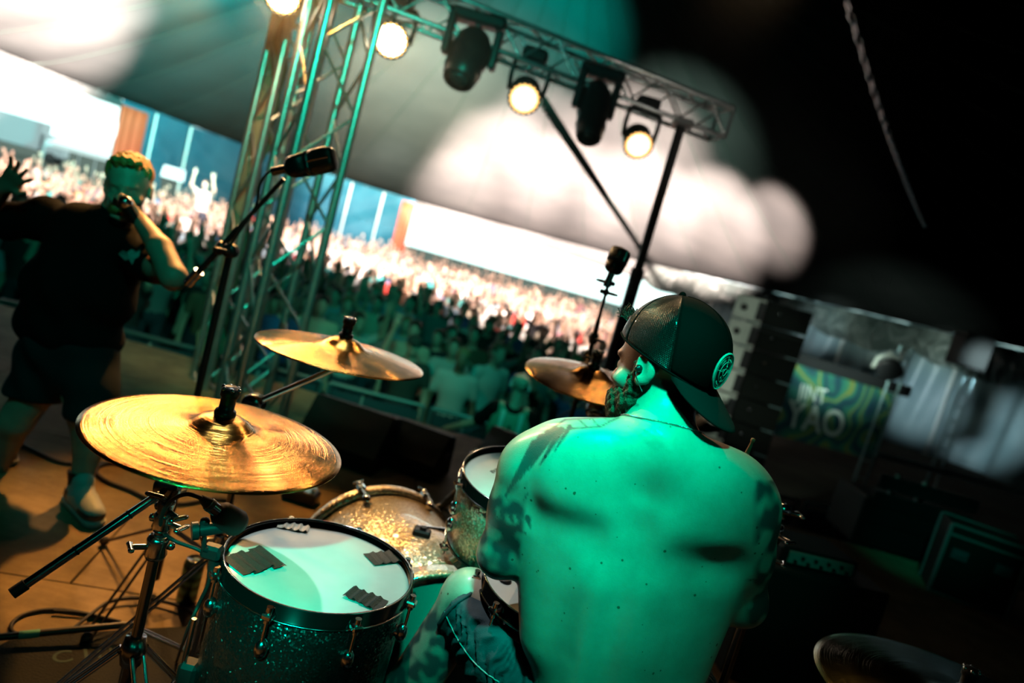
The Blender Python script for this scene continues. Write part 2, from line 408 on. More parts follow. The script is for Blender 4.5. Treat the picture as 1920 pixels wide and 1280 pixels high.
# walls with two door openings
TL1 = th_hit(212); TR0 = th_hit(765); TR1 = th_hit(1262); TS = th_hit(1300)
TL0 = th_hit(-420)
def opening(th):
    if TL1 <= th <= TL0: return 3.02
    if TR1 <= th <= TR0: return 3.1-(TR0-th)/(TR0-TR1)*.85
    return None
def wall(name, tha, thb, m, amp=.10, diag=.5, freq=11.0, hole=None):
    n = max(8, int(abs(thb-tha)*rim((tha+thb)/2)/.10)); zs = [GZ+(EAVE-GZ)*k/12 for k in range(13)]; vs = []; fs = []
    for i in range(n+1):
        th = tha+(thb-tha)*i/n; x, y = rim_xy(th); s = th*rim(th)
        for z in zs:
            a = amp*(1-.6*abs((z-GZ)/(EAVE-GZ)-.4))
            dd = a*(math.sin(freq*(s+diag*z))*.6+math.sin(freq*.43*(s+diag*1.6*z)+1.3)*.8+math.sin(freq*2.1*(s+diag*.5*z)+.7*z)*.25)
            nx, ny = (APEX[0]-x), (APEX[1]-y); l = math.hypot(nx, ny)
            vs.append((x+nx/l*dd, y+ny/l*dd, z))
    for i in range(n):
        th = tha+(thb-tha)*(i+.5)/n
        for j in range(12):
            if hole and min(hole[:2]) < th < max(hole[:2]) and zs[j+1] < hole[2]+.01: continue
            fs.append((i*13+j, (i+1)*13+j, (i+1)*13+j+1, i*13+j+1))
    mb = MB(); mb.add(vs, fs); return mb.build(name, m, kind='structure')
def lintel(name, tha, thb):
    n = 60; vs = []; fs = []
    for i in range(n+1):
        th = tha+(thb-tha)*i/n; x, y = rim_xy(th); zo = opening(min(max(th, min(tha, thb)+1e-6), max(tha, thb)-1e-6)) or 3.0
        for k in range(5):
            z = zo+(EAVE-zo)*k/4; nx, ny = (APEX[0]-x), (APEX[1]-y); l = math.hypot(nx, ny); dd = .09*math.sin(i*.9+k*.8)*(1-k/4)+.05*math.sin(i*2.3+k)
            vs.append((x+nx/l*dd, y+ny/l*dd, z))
    for i in range(n):
        for k in range(4): fs.append((i*5+k, (i+1)*5+k, (i+1)*5+k+1, i*5+k+1))
    mb = MB(); mb.add(vs, fs); return mb.build(name, M['canopy'], kind='structure')
tq = th_hit(330); _x, _y = rim_xy(tq)
HZ = min((abs(J((_x, _y, k*.05-1))[1]-320), k*.05-1) for k in range(80))[1]
zs_ = [GZ+(EAVE-GZ)*k/12 for k in range(13)]; HZ = min(zs_, key=lambda z: abs(z-HZ))
wall('wall_front', TL1, TR0, M['wall_cloth'], .14, .8, 7.0, (th_hit(310), th_hit(350), HZ))
wall('wall_right', TR1, -1.0, M['silver_cloth'], .22, .0, 3.4)
wall('wall_back', -1.0, -2.6, M['wall_cloth'])
wall('wall_left', TL0, math.pi*2-2.6, M['wall_cloth'])
lintel('trim_1', TL1, TL0); lintel('trim_2', TR1, TR0)
# portals: the two door openings through which the daylight enters
def portal(tha, thb, zt):
    a = Vector((*rim_xy(tha), 0)); b = Vector((*rim_xy(thb), 0)); c = (a+b)/2; zb = GZ
    c.z = (zb+zt)/2; l = bpy.data.lights.new('daylight_portal', 'AREA'); l.shape = 'RECTANGLE'; l.size = (a-b).length; l.size_y = zt-zb; l.cycles.is_portal = True
    o = bpy.data.objects.new('daylight_portal', l); C.objects.link(o); inw = Vector((APEX[0], APEX[1], c.z))-c
    z = -inw.normalized(); x = (a-b).normalized(); x = (x-z*x.dot(z)).normalized(); y = z.cross(x)
    o.matrix_world = Matrix.Translation(c) @ Matrix((x, y, z)).transposed().to_4x4()
portal(TL1, TL0, 3.1)
for k in range(3): portal(TR1+(TR0-TR1)*k/3, TR1+(TR0-TR1)*(k+1)/3, 3.1)
# door side cloths (orange) and the wall poles
def door_cloth(th0, th1, label):
    vs = []; fs = []; n = 10
    for i in range(n+1):
        th = th0+(th1-th0)*i/n; x, y = rim_xy(th); nx, ny = (APEX[0]-x), (APEX[1]-y); l = math.hypot(nx, ny); dd = .25+.05*math.sin(i*1.9)
        for k in range(9): vs.append((x+nx/l*dd, y+ny/l*dd, GZ+(3.15-GZ)*k/8))
    for i in range(n):
        for k in range(8): fs.append((i*9+k, (i+1)*9+k, (i+1)*9+k+1, i*9+k+1))
    mb = MB(); mb.add(vs, fs); o = mb.build('door_curtain', M['orange_cloth']); tag(o, label, 'curtain')
    sm = o.modifiers.new('solid', 'SOLIDIFY'); sm.thickness = .02; return o
door_cloth(TL1+.004, th_hit(258), 'orange door curtain drawn back beside the left daylight opening')
door_cloth(TR0, th_hit(742), 'orange door curtain at the left edge of the long white opening')
door_cloth(TR1-.002, th_hit(1284), 'orange door curtain at the right edge of the long white opening behind the cap')
def wall_pole(px, label, r=.05, inset=.35, z1=EAVE-.1):
    th = th_hit(px); x, y = rim_xy(th); l = math.hypot(APEX[0]-x, APEX[1]-y); x += (APEX[0]-x)/l*inset; y += (APEX[1]-y)/l*inset
    mb = MB(); mb.cyl((x, y, GZ), (x, y, z1), r, n=10); mb.cyl((x, y, GZ), (x, y, GZ+.03), r*2.4, n=12); o = mb.build('tent_pole', M['pole'])
    return tag(o, label, 'pole', 'poles along the tent wall')
for px, d in [(272, 'pale tent pole beside the orange curtain, against blue cloth'), (338, 'pale tent pole against blue cloth behind the singer'), (645, 'pale tent pole just right of the lattice tower'), (705, 'pale tent pole left of the long white opening'),
              (1330, 'pale tent pole behind the drummer\'s cap'), (1395, 'pale tent pole left of the speaker stack'), (1580, 'tent pole above the painted banner'), (1792, 'dark tent pole between the two lit silver cloths'), (1668, 'tent pole at the right edge of the banner')]: wall_pole(px, d, .05 if px < 1300 else .065)
# pelmet of gathered cloth along the right eave
def pelmet():
    n = 900; vs = []; fs = []; ta = th_hit(1205); tb = -.55; K = 9
    for i in range(n+1):
        th = ta+(tb-ta)*i/n; x, y = rim_xy(th); s = i*.055; l = math.hypot(APEX[0]-x, APEX[1]-y); ux, uy = (APEX[0]-x)/l, (APEX[1]-y)/l
        drop = 1.0+.35*abs(math.sin(s*.55))+.08*math.sin(s*2.2)
        for k in range(K+1):
            t = k/K; q = mnoise.noise(Vector((s*1.3, t*2.4, 3.1)))*.6+mnoise.noise(Vector((s*3.4, t*5+s*.6, 7.7)))*.40
            dd = .55+.55*q+.25*math.sin(math.pi*t)
            vs.append((x+ux*dd, y+uy*dd, EAVE-.08-drop*t))
    for i in range(n):
        for k in range(K): fs.append((i*(K+1)+k, i*(K+1)+k+1, (i+1)*(K+1)+k+1, (i+1)*(K+1)+k))
    mb = MB(); mb.add(vs, fs); M['pelmet_cloth'] = fabric('silver_pelmet_fabric', (.07, .10, .095), (.13, .16, .15), .4, 9.0); o = mb.build('pelmet', M['pelmet_cloth']); tag(o, 'gathered silver cloth pelmet swagged along the right eave of the tent', 'pelmet'); return o
pelmet()
M['grass'] = mat('trodden_field', (.035, .036, .028), .95, spec=.1, noise=.4, nscale=.8, bump=.4, bscale=8)
mb = MB(); mb.box((0, 40, GZ-.1), (240, 240, .2)); mb.build('ground', M['grass'], kind='structure')
# stage floor of plywood sheets
m = mat('stage_plywood', (.42, .30, .17), .62, spec=.15); nt, b = nodes(m)
tc = nt.nodes.new('ShaderNodeTexCoord'); mp = nt.nodes.new('ShaderNodeMapping'); mp.inputs['Scale'].default_value = (1.5, 22, 1); mp.inputs['Rotation'].default_value = (0, 0, R(12))
n1 = nt.nodes.new('ShaderNodeTexNoise'); n1.inputs['Scale'].default_value = 2.0; n1.inputs['Detail'].default_value = 8
n2 = nt.nodes.new('ShaderNodeTexNoise'); n2.inputs['Scale'].default_value = 2.6; n2.inputs['Detail'].default_value = 9; n2.inputs['Roughness'].default_value = .7
r1 = nt.nodes.new('ShaderNodeValToRGB'); r1.color_ramp.elements[0].color = (.33, .235, .13, 1); r1.color_ramp.elements[1].color = (.50, .37, .22, 1)
r2 = nt.nodes.new('ShaderNodeValToRGB'); r2.color_ramp.elements[0].position = .42; r2.color_ramp.elements[1].position = .6; r2.color_ramp.elements[0].color = (.45, .45, .45, 1)
mx = nt.nodes.new('ShaderNodeMix'); mx.data_type = 'RGBA'; mx.blend_type = 'MULTIPLY'; mx.inputs['Factor'].default_value = .7
nt.links.new(tc.outputs['Object'], mp.inputs['Vector']); nt.links.new(mp.outputs['Vector'], n1.inputs['Vector']); nt.links.new(tc.outputs['Object'], n2.inputs['Vector'])
nt.links.new(n1.outputs['Fac'], r1.inputs['Fac']); nt.links.new(n2.outputs['Fac'], r2.inputs['Fac'])
nt.links.new(r1.outputs['Color'], mx.inputs['A']); nt.links.new(r2.outputs['Color'], mx.inputs['B']); nt.links.new(mx.outputs['Result'], b.inputs['Base Color'])
M['ply'] = m
SY = 5.25; SX0 = -6.0; SX1 = 6.0
mb = MB(); mb.box((0, (SY-4)/2, GZ/2-.03), (12, SY+4, -GZ-.02)); floor = mb.build('floor', M['black_wood'], kind='structure')
rot = R(12)                                # the sheets run a little askew to the stage front
def in_stage(x, y): return SX0 < x < SX1 and -4 < y < SY
import bmesh
def clip_panel(pts, x0, x1, y0, y1):
    def cl(ps, f, itx):
        out = []
        for i in range(len(ps)):
            a, b_ = ps[i-1], ps[i]; fa, fb = f(a), f(b_)
            if (fa >= 0) != (fb >= 0): t = fa/(fa-fb); out.append((a[0]+(b_[0]-a[0])*t, a[1]+(b_[1]-a[1])*t))
            if fb >= 0: out.append(b_)
        return out
    for f in (lambda p: p[0]-x0, lambda p: x1-p[0], lambda p: p[1]-y0, lambda p: y1-p[1]):
        if not pts: return pts
        pts = cl(pts, f, None)
    return pts
for i in range(-5, 6):
    for j in range(-8, 9):
        cx, cy = (i+.5*(j % 2))*2.44+.5, j*1.22+.47; g = .004
        q = [(cx-1.22+g, cy-.61+g), (cx+1.22-g, cy-.61+g), (cx+1.22-g, cy+.61-g), (cx-1.22+g, cy+.61-g)]
        q = [(a*math.cos(rot)-b_*math.sin(rot), a*math.sin(rot)+b_*math.cos(rot)) for a, b_ in q]
        q = clip_panel(q, SX0, SX1, -4, SY)
        if len(q) < 3: continue
        n = len(q); dz = rng.uniform(-.0012, 0); mb = MB()
        mb.add([(a, b_, dz) for a, b_ in q]+[(a, b_, -.02) for a, b_ in q], [tuple(range(n))]+[(k, n+k, n+(k+1) % n, (k+1) % n) for k in range(n)], False)
        mb.build('deck_panel', M['ply'], floor)
# outside world seen through the left opening
M['grey_paint'] = mat('grey_lorry_paint', (.35, .36, .38), .5)
M['marquee'] = mat('white_marquee', (.75, .72, .72), .7)
def lorry(c, ang, label):
    mb = MB(); T = Matrix.Translation(c) @ Matrix.Rotation(ang, 4, 'Z')
    e = empty('box_lorry', c, label, 'lorry'); mb.box((0, 0, 2.2), (6.5, 2.5, 2.6), T, .05); mb.build('cargo_box', M['grey_paint'], e)
    mb = MB(); mb.box((4.2, 0, 1.6), (1.8, 2.3, 2.0), T, .2); mb.build('cab', M['grey_paint'], e)
    mb = MB(); mb.box((4.5, 0, 1.95), (1.25, 2.34, .7), T, .08); mb.build('windscreen', M['rubber'], e)
    for x in (-2.3, -1.2, 4.2):
        for y in (-1.05, 1.05):
            mb = MB(); mb.lathe([(0, -.15), (.3, -.15), (.48, -.12), (.5, 0), (.48, .12), (.3, .15), (0, .15)], T @ Matrix.Translation((x, y, .5)) @ Matrix.Rotation(R(90), 4, 'X'), 20); mb.build('wheel', M['rubber'], e)
q = P(20, 175, 62); lorry(Vector((q.x, q.y, GZ)), R(20), 'grey box lorry parked outside the left daylight opening')
def gazebo(c, s, label):
    e = empty('gazebo', c, label, 'gazebo')
    mb = MB(); mb.add([(c.x-s, c.y-s, c.z+2.2), (c.x+s, c.y-s, c.z+2.2), (c.x+s, c.y+s, c.z+2.2), (c.x-s, c.y+s, c.z+2.2), (c.x, c.y, c.z+3.4), (c.x-s, c.y-s, c.z+1.9), (c.x+s, c.y-s, c.z+1.9), (c.x+s, c.y+s, c.z+1.9), (c.x-s, c.y+s, c.z+1.9)],
           [(0, 1, 4), (1, 2, 4), (2, 3, 4), (3, 0, 4), (5, 6, 1, 0), (6, 7, 2, 1), (7, 8, 3, 2), (8, 5, 0, 3)], False); mb.build('canopy', M['marquee'], e)
    for a in (-1, 1):
        for b_ in (-1, 1): mb = MB(); mb.cyl((c.x+a*s, c.y+b_*s, c.z), (c.x+a*s, c.y+b_*s, c.z+2.0), .03); mb.build('leg', M['alu'], e)
q = P(175, 240, 48); gazebo(Vector((q.x, q.y, GZ)), 1.8, 'pale gazebo outside the left opening, beside the orange curtain')

# thin stage haze hanging round the truss
hz = bpy.data.materials.new('stage_haze'); hz.use_nodes = True; nt = hz.node_tree; nt.nodes.clear(); ou = nt.nodes.new('ShaderNodeOutputMaterial'); vs_ = nt.nodes.new('ShaderNodeVolumeScatter'); vs_.inputs['Density'].default_value = HAZE = .022; vs_.inputs['Anisotropy'].default_value = .55; vs_.inputs['Color'].default_value = (.95, 1, .97, 1); nt.links.new(vs_.outputs[0], ou.inputs['Volume'])
mb = MB(); mb.box((-.6, 4.6, 2.6), (4.6, 2.4, 2.4)); o = mb.build('haze', hz, None, 'stuff'); tag(o, 'thin stage haze glowing round the lamps on the truss', 'haze')
# ---------------------------------------------------------------- drum kit materials
def sparkle(name, base, flake, rough, scale, dens=.5, metal=.7, coat=.6):
    m = mat(name, base, rough, metal, coat=coat); nt, b = nodes(m); b.inputs['Coat Roughness'].default_value = .08
    tc = nt.nodes.new('ShaderNodeTexCoord'); v = nt.nodes.new('ShaderNodeTexVoronoi'); v.inputs['Scale'].default_value = scale
    nt.links.new(tc.outputs['Object'], v.inputs['Vector'])
    sx = nt.nodes.new('ShaderNodeSeparateColor'); nt.links.new(v.outputs['Color'], sx.inputs[0])
    r = nt.nodes.new('ShaderNodeValToRGB'); r.color_ramp.elements[0].position = dens; r.color_ramp.elements[1].position = min(1, dens+.2)
    r.color_ramp.elements[0].color = (*base, 1); r.color_ramp.elements[1].color = (*flake, 1)
    nt.links.new(sx.outputs[0], r.inputs['Fac']); nt.links.new(r.outputs['Color'], b.inputs['Base Color'])
    vm = nt.nodes.new('ShaderNodeVectorMath'); vm.operation = 'SUBTRACT'; vm.inputs[1].default_value = (.5, .5, .5)
    nt.links.new(v.outputs['Color'], vm.inputs[0])
    sc = nt.nodes.new('ShaderNodeVectorMath'); sc.operation = 'SCALE'; sc.inputs['Scale'].default_value = .55; nt.links.new(vm.outputs[0], sc.inputs[0])
    ge = nt.nodes.new('ShaderNodeNewGeometry'); ad = nt.nodes.new('ShaderNodeVectorMath'); nt.links.new(ge.outputs['Normal'], ad.inputs[0]); nt.links.new(sc.outputs[0], ad.inputs[1])
    no = nt.nodes.new('ShaderNodeVectorMath'); no.operation = 'NORMALIZE'; nt.links.new(ad.outputs[0], no.inputs[0]); nt.links.new(no.outputs[0], b.inputs['Normal'])
    return m
M['gold_sparkle'] = sparkle('champagne_sparkle_wrap', (.62, .50, .30), (.95, .85, .62), .32, 230, .45)
M['black_sparkle'] = sparkle('black_sparkle_wrap', (.006, .009, .009), (.3, .38, .38), .25, 300, .991, .3, .3)
m = mat('white_coated_drum_head', (.72, .76, .74), .30, coat=.5, noise=.05, nscale=18); M['head'] = m; nodes(m)[1].inputs['Coat Roughness'].default_value = .15
M['batter'] = mat('translucent_batter_head', (.25, .42, .36), .25, coat=.6)
M['gaffer'] = mat('black_gaffer_tape', (.02, .025, .022), .55, bump=.3, bscale=300)
M['gaffer_lit'] = mat('lit_gaffer_tape', (.75, .70, .60), .35)  # gaffer tape in strong light, the brightness put into its colour
m = mat('cymbal_bronze', (.88, .60, .22), .22, 1.0); nt, b = nodes(m)
tc = nt.nodes.new('ShaderNodeTexCoord'); sx = nt.nodes.new('ShaderNodeSeparateXYZ'); nt.links.new(tc.outputs['UV'], sx.inputs[0])
w1 = nt.nodes.new('ShaderNodeTexNoise'); w1.noise_dimensions = '1D'; w1.inputs['Scale'].default_value = 150; w1.inputs['Detail'].default_value = 4; nt.links.new(sx.outputs['X'], w1.inputs['W'])
n3 = nt.nodes.new('ShaderNodeTexNoise'); n3.inputs['Scale'].default_value = 9; n3.inputs['Detail'].default_value = 5; n3.inputs['Roughness'].default_value = .5; nt.links.new(tc.outputs['Object'], n3.inputs['Vector'])
rr = nt.nodes.new('ShaderNodeMapRange'); rr.inputs['To Min'].default_value = .10; rr.inputs['To Max'].default_value = .24; rr.inputs['From Min'].default_value = .3; rr.inputs['From Max'].default_value = .7
nt.links.new(n3.outputs['Fac'], rr.inputs['Value']); nt.links.new(rr.outputs['Result'], b.inputs['Roughness'])
cr = nt.nodes.new('ShaderNodeValToRGB'); cr.color_ramp.elements[0].position = .25; cr.color_ramp.elements[1].position = .75; cr.color_ramp.elements[0].color = (.34, .16, .03, 1); cr.color_ramp.elements[1].color = (.56, .30, .07, 1)
nt.links.new(n3.outputs['Fac'], cr.inputs['Fac']); nt.links.new(cr.outputs['Color'], b.inputs['Base Color'])
bp = nt.nodes.new('ShaderNodeBump'); bp.inputs['Strength'].default_value = .5; bp.inputs['Distance'].default_value = .0012; nt.links.new(w1.outputs['Fac'], bp.inputs['Height']); nt.links.new(bp.outputs['Normal'], b.inputs['Normal'])
M['bronze'] = m
def text_obj(name, body, size, Mx, m, parent, extrude=.0006, align='CENTER', sx=1.0):
    cu = bpy.data.curves.new(name, 'FONT'); cu.body = body; cu.size = size; cu.align_x = align; cu.align_y = 'CENTER'; cu.extrude = extrude; cu.offset = size*.01
    t = bpy.data.objects.new(name, cu); C.objects.link(t); dg = bpy.context.evaluated_depsgraph_get(); dg.update()
    me = bpy.data.meshes.new_from_object(t.evaluated_get(dg)); bpy.data.objects.remove(t); bpy.data.curves.remove(cu)
    me.transform(Mx @ Matrix.Diagonal((sx, 1, 1, 1))); me.materials.clear(); me.materials.append(m); me.name = name
    return link(name, me, parent)
# ---------------------------------------------------------------- builders
def drum(name, c, ax, r, depth, label, shell, hoop='dark_chrome', nl=8, a0=0.0, top='head', lug_len=.055, hoop_h=.028, wide=False, bottom_hoop=True, xdir=None):
    """c = centre of the struck head, ax = axis from it into the drum"""
    ax = Vector(ax).normalized(); c = Vector(c); T = TM(c, -ax, xdir or (1, 0, 0))
    e = empty(name, c+ax*depth, label, 'drum')
    mb = MB(); mb.lathe([(r*.97, -.004), (r, -.01), (r, -depth+.01), (r*.97, -depth+.004)], T, 72); mb.build('shell', M[shell], e)
    mb = MB(); mb.lathe([(0, .0), (r*.5, 0), (r*.93, 0), (r*.975, -.002), (r*1.0, -.006), (r*1.012, -.012)], T, 72); mb.build('drum_head', M[top], e)
    mb = MB(); mb.lathe([(0, -depth), (r*.975, -depth+.002), (r*1.01, -depth+.012)][::-1], T, 48); mb.build('drum_head', M[top], e)
    for side in ((0, 1) if bottom_hoop else (0,)):
        zz = 0 if side == 0 else -depth; sg = 1 if side == 0 else -1
        mb = MB()
        if wide: pr = [(r*1.005, zz-sg*.035), (r*1.005, zz+sg*.012), (r*1.045, zz+sg*.014), (r*1.05, zz+sg*.010), (r*1.05, zz-sg*.035), (r*1.005, zz-sg*.035)]
        else: pr = [(r*1.018, zz-sg*.018), (r*1.018, zz+sg*.008), (r*.995, zz+sg*.011), (r*1.0, zz+sg*.015), (r*1.030, zz+sg*.014), (r*1.028, zz-sg*.012), (r*1.048, zz-sg*.013), (r*1.048, zz-sg*.0165), (r*1.018, zz-sg*.018)]
        mb.lathe(pr if sg > 0 else pr[::-1], T, 72); mb.build('hoop', M[hoop if not wide else shell], e)
        if not wide: mb = MB(); mb.ring(T @ Matrix.Translation((0, 0, zz+sg*.0135)), r*1.014, .0022, 72, 6); mb.build('hoop_rim', M['chrome'], e); mb = MB(); mb.ring(T @ Matrix.Translation((0, 0, zz-sg*.0150)), r*1.047, .0022, 72, 6); mb.build('hoop_rim', M['chrome'], e)
    for i in range(nl):
        a = a0+2*math.pi*i/nl; L = T @ Matrix.Rotation(a, 4, 'Z'); q = r+.012
        for side in ((0, 1) if depth > .15 and not wide else ((0, 1) if wide else (0,))):
            lug = MB(); zc = -.075 if side == 0 else -depth+.075; sg = 1 if side == 0 else -1
            if depth < .2 and not wide: zc = -depth/2
            lug.sph((q, 0, zc), .017, 12, (.8, .8, 1.25 if depth >= .2 else 1.6), L); lug.cyl(L @ Vector((r-.002, 0, zc)), L @ Vector((q, 0, zc)), .012, n=10)
            lug.cyl(L @ Vector((q+.004, 0, zc)), L @ Vector((q+.004, 0, (0 if side == 0 else -depth)+sg*.010)), .0032, n=8)
            if wide:
                zz = 0 if side == 0 else -depth
                lug.box((r*1.045, 0, zz-sg*.006), (.035, .026, .042), L, .006); lug.sph((r*1.045+.012, 0, zz+sg*.014), .011, 10, (1, 1, 1), L); lug.cyl(L @ Vector((q+.012, 0, zc)), L @ Vector((r*1.045+.012, 0, zz+sg*.03)), .004, n=8)
                lug.box((r*1.045+.012, 0, zz+sg*.034), (.008, .034, .007), L, .002)
            else:
                zz = 0 if side == 0 else -depth; lug.cyl(L @ Vector((q+.004, 0, zz-sg*.02)), L @ Vector((q+.004, 0, zz+sg*.012)), .0065, n=8); lug.box((r+.016, 0, zz-sg*.006), (.022, .022, .012), L, .003)
            lug.build('lug', M['chrome'], e)
    return e, T
def cymbal(c, up, r, label, bell=.3):
    up = Vector(up).normalized(); T = TM(c, up)
    e = empty('cymbal', c, label, 'cymbal', 'crash cymbals over the kit')
    pr = [(.006, .030), (.022, .0295), (.040, .024), (.052, .014), (.060, .008), (.075, .004)]
    for k in range(1, 15):
        t = k/14; x = .075+(r-.075)*t; pr.append((x, .004-.020*t**1.7))
    lo = [(x, z-.0016) for x, z in pr[::-1]]
    mb = MB(); mb.lathe(pr+lo+[pr[0]], T, 96); o = mb.build('plate', M['bronze'], e)
    me = o.data; uv = me.uv_layers.new(name='radial'); Ti = T.inverted()
    co = [Ti @ v.co for v in me.vertices]
    for lp in me.loops:
        q = co[lp.vertex_index]; uv.data[lp.index].uv = (math.hypot(q.x, q.y)/r, .5)
    bpy.context.view_layer.update()
    mb = MB(); mb.cyl(T @ Vector((0, 0, -.05)), T @ Vector((0, 0, .070)), .0045, n=10); mb.build('rod', M['chrome'], e)
    mb = MB(); mb.lathe([(.0, .029), (.019, .029), (.020, .033), (.019, .040), (.014, .042), (.014, .066), (.017, .068), (.017, .082), (.012, .087), (0, .088)], T, 20); mb.build('top_sleeve', M['black_metal'], e)
    mb = MB(); mb.lathe([(0, .0085), (.018, .009), (.019, .001), (.018, -.010), (0, -.011)][::-1], T, 20); mb.build('felt_washer', M['felt'], e)
    mb = MB()
    for k in range(6):
        a = k*math.pi/3; mb.sph((.015*math.cos(a), .015*math.sin(a), .083), .0045, 8, (1, 1, 1), T)
    mb.build('wing_nut', M['chrome'], e)
    return e, T
def clamp(mb, p, ax, r=.022, h=.045, knobdir=(1, 0, 0)):
    p = Vector(p); ax = Vector(ax).normalized(); k = Vector(knobdir).normalized()
    mb.lathe([(0, -h/2), (r*.8, -h/2), (r, -h*.3), (r*.86, 0), (r, h*.3), (r*.8, h/2), (0, h/2)], TM(p, ax), 18)
    mb.cyl(p+k*r*.6, p+k*(r+.022), .006, n=8)
    T = TM(p+k*(r+.026), k)
    mb.sph((.014, 0, 0), .008, 8, (1, .6, .8), T); mb.sph((-.014, 0, 0), .008, 8, (1, .6, .8), T); mb.cyl(T @ Vector((-.014, 0, 0)), T @ Vector((.014, 0, 0)), .005, n=8)
    mb.sph(p-k*(r+.004), .009, 8)
def tripod(e, x, y, zh, spread, az0, m='chrome', collar_z=None, brace=True):
    for k in range(3):
        a = az0+k*2*math.pi/3; d = Vector((math.cos(a), math.sin(a), 0)); n = Vector((-d.y, d.x, 0)); mb = MB()
        top = Vector((x, y, zh))+d*.025; foot = Vector((x, y, .015))+d*spread; mid = top.lerp(foot, .45)
        for s in (-1, 1):
            mb.cyl(top+n*s*.011, foot+n*s*.011, .0045, n=8)
            if brace: mb.cyl(Vector((x, y, zh*.35))+d*.02+n*s*.007, mid+n*s*.007, .004, n=8)
        mb.build('leg', M[m], e); mb = MB(); mb.sph(foot+Vector((0, 0, .003)), .018, 10, (1, 1, .9)); mb.build('rubber_foot', M['rubber'], e)
# ---------------------------------------------------------------- drums
TOMC = P(600, 1063, 1.46)
floor_tom, TT = drum('floor_tom', TOMC, (0, 0, -1), .196, .40, 'large black sparkle floor tom with white taped head in the left foreground', 'black_sparkle', 'hoop_black', 8, R(-98), 'head')
def on_tom(px, py, T=None, dz=.002):
    return G(px, py, TOMC.z+dz)
def tapes(px, py, ang, n, m, w=.030, l=.055):
    q = on_tom(px, py); d = Vector((math.cos(ang), math.sin(ang), 0)); nrm = Vector((-d.y, d.x, 0))
    for k in range(n):
        c = q+nrm*(k-(n-1)/2)*w*.62; mb = MB(); T = Matrix((d, nrm, Vector((0, 0, 1)))).transposed().to_4x4(); T.translation = c+Vector((0, 0, .001+.0004*k))
        L = l*rng.uniform(.85, 1.15); hw = w*.36
        vs = [(-L/2, -hw, 0), (L/2, -hw*.9, 0), (L/2, hw*.2, 0), (-L/2, hw*.3, 0), (L/2*.98, hw*.9, .0045), (-L/2*.98, hw, .0045), (L/2, hw*1.4, .001), (-L/2, hw*1.5, .001)]
        mb.add(vs, [(0, 1, 2, 3), (3, 2, 4, 5), (5, 4, 6, 7)], False, T); o = mb.build('tape_strip', M[m], floor_tom)
        s = o.modifiers.new('t', 'SOLIDIFY'); s.thickness = .0006
tapes(472, 1053, R(-33), 4, 'gaffer', .036, .085); tapes(548, 988, R(-80), 4, 'gaffer_lit', .026, .032)
tapes(722, 1046, R(-48), 4, 'gaffer', .034, .050); tapes(688, 1124, R(78), 4, 'gaffer', .030, .045)
for a in (R(-160), R(-40), R(80)):
    mb = MB(); d = Vector((math.cos(a), math.sin(a), 0)); p = TOMC+d*.222
    mb.cyl((p.x, p.y, TOMC.z-.14), (p.x, p.y, .03), .0055, n=10); mb.build('leg', M['chrome'], floor_tom)
    mb = MB(); mb.sph((p.x, p.y, .018), .017, 10); mb.build('rubber_foot', M['rubber'], floor_tom); mb = MB(); mb.box(TOMC+d*.208+Vector((0, 0, -.26)), (.04, .04, .05), None, .008); mb.build('leg_bracket', M['rubber'], floor_tom)
KN = P(792, 1262, 1.72); KF = P(700, 1062, 2.22); KN.z = max(KN.z, .33); 
kick, TK = drum('bass_drum', KN, KF-KN, .262, (KF-KN).length, 'champagne sparkle bass drum lying behind the floor tom', 'gold_sparkle', 'black_metal', 8, R(22), 'batter', wide=True, xdir=(0, 0, 1))
mb = MB(); q = KN.lerp(KF, .42); u = Vector((0, 0, 1)); u = (u-(KF-KN).normalized()*u.dot((KF-KN).normalized())).normalized(); sidev = (KF-KN).normalized().cross(u)
pt = q+u*.268
mb.box((0, 0, 0), (.05, .035, .02), TM(pt, pt-q), .006); mb.cyl(pt, pt+(pt-q).normalized()*.018, .010); mb.build('tom_mount', M['black_metal'], kick)
RT = P(982, 905, 1.76)
rack, TR = drum('rack_tom', RT, (.03, .20, -1), .160, .20, 'small champagne sparkle rack tom half hidden behind the drummer\'s left arm', 'gold_sparkle', 'hoop_black', 6, R(205), 'head')
q = Vector(RT); tq = None
# printed word on the rack tom head
v0 = P(912, 886, 1.7); nrm = -Vector((.03, .20, -1)).normalized()
def on_plane(px, py, c, n):
    v = Vector(_f+(px-960)/FPX*_r-(py-640)/FPX*_u); o = Vector(CAM); return o+v*((c-o).dot(n)/v.dot(n))
a = on_plane(921, 886, RT, nrm); b_ = on_plane(942, 876, RT, nrm); xd = (b_-a).normalized(); yd = nrm.cross(xd)
text_obj('lettering', 'EVANS', .016, Matrix.Translation((a+b_)/2+nrm*.001) @ Matrix((xd, yd, nrm)).transposed().to_4x4(), M['gaffer'], rack, .0002)
mb = MB(); mb.cyl(RT+Vector((0, .17, -.12)), RT+Vector((-.12, .30, -.30)), .011); mb.cyl(RT+Vector((-.12, .30, -.30)), (KN.lerp(KF, .5)+u*.26), .011); mb.build('mount_arm', M['chrome'], rack)
SN = P(1050, 1112, 1.52)
snare, TS_ = drum('snare_drum', SN, (0, .05, -1), .176, .14, 'white headed snare drum between the drummer\'s arm and knee', 'hoop_black', 'hoop_black', 10, R(187), 'head', .04)
mb = MB(); q = on_plane(947, 1089, SN, Vector((0, -.05, 1)).normalized()); mb.lathe([(0, .005), (.013, .005), (.0145, .0025), (.014, 0)], TM(q), 16); mb.build('damper_gel', M['black_metal'], snare)
e = empty('snare_stand', (SN.x, SN.y+.01, 0), 'chrome stand holding the snare drum', 'stand')
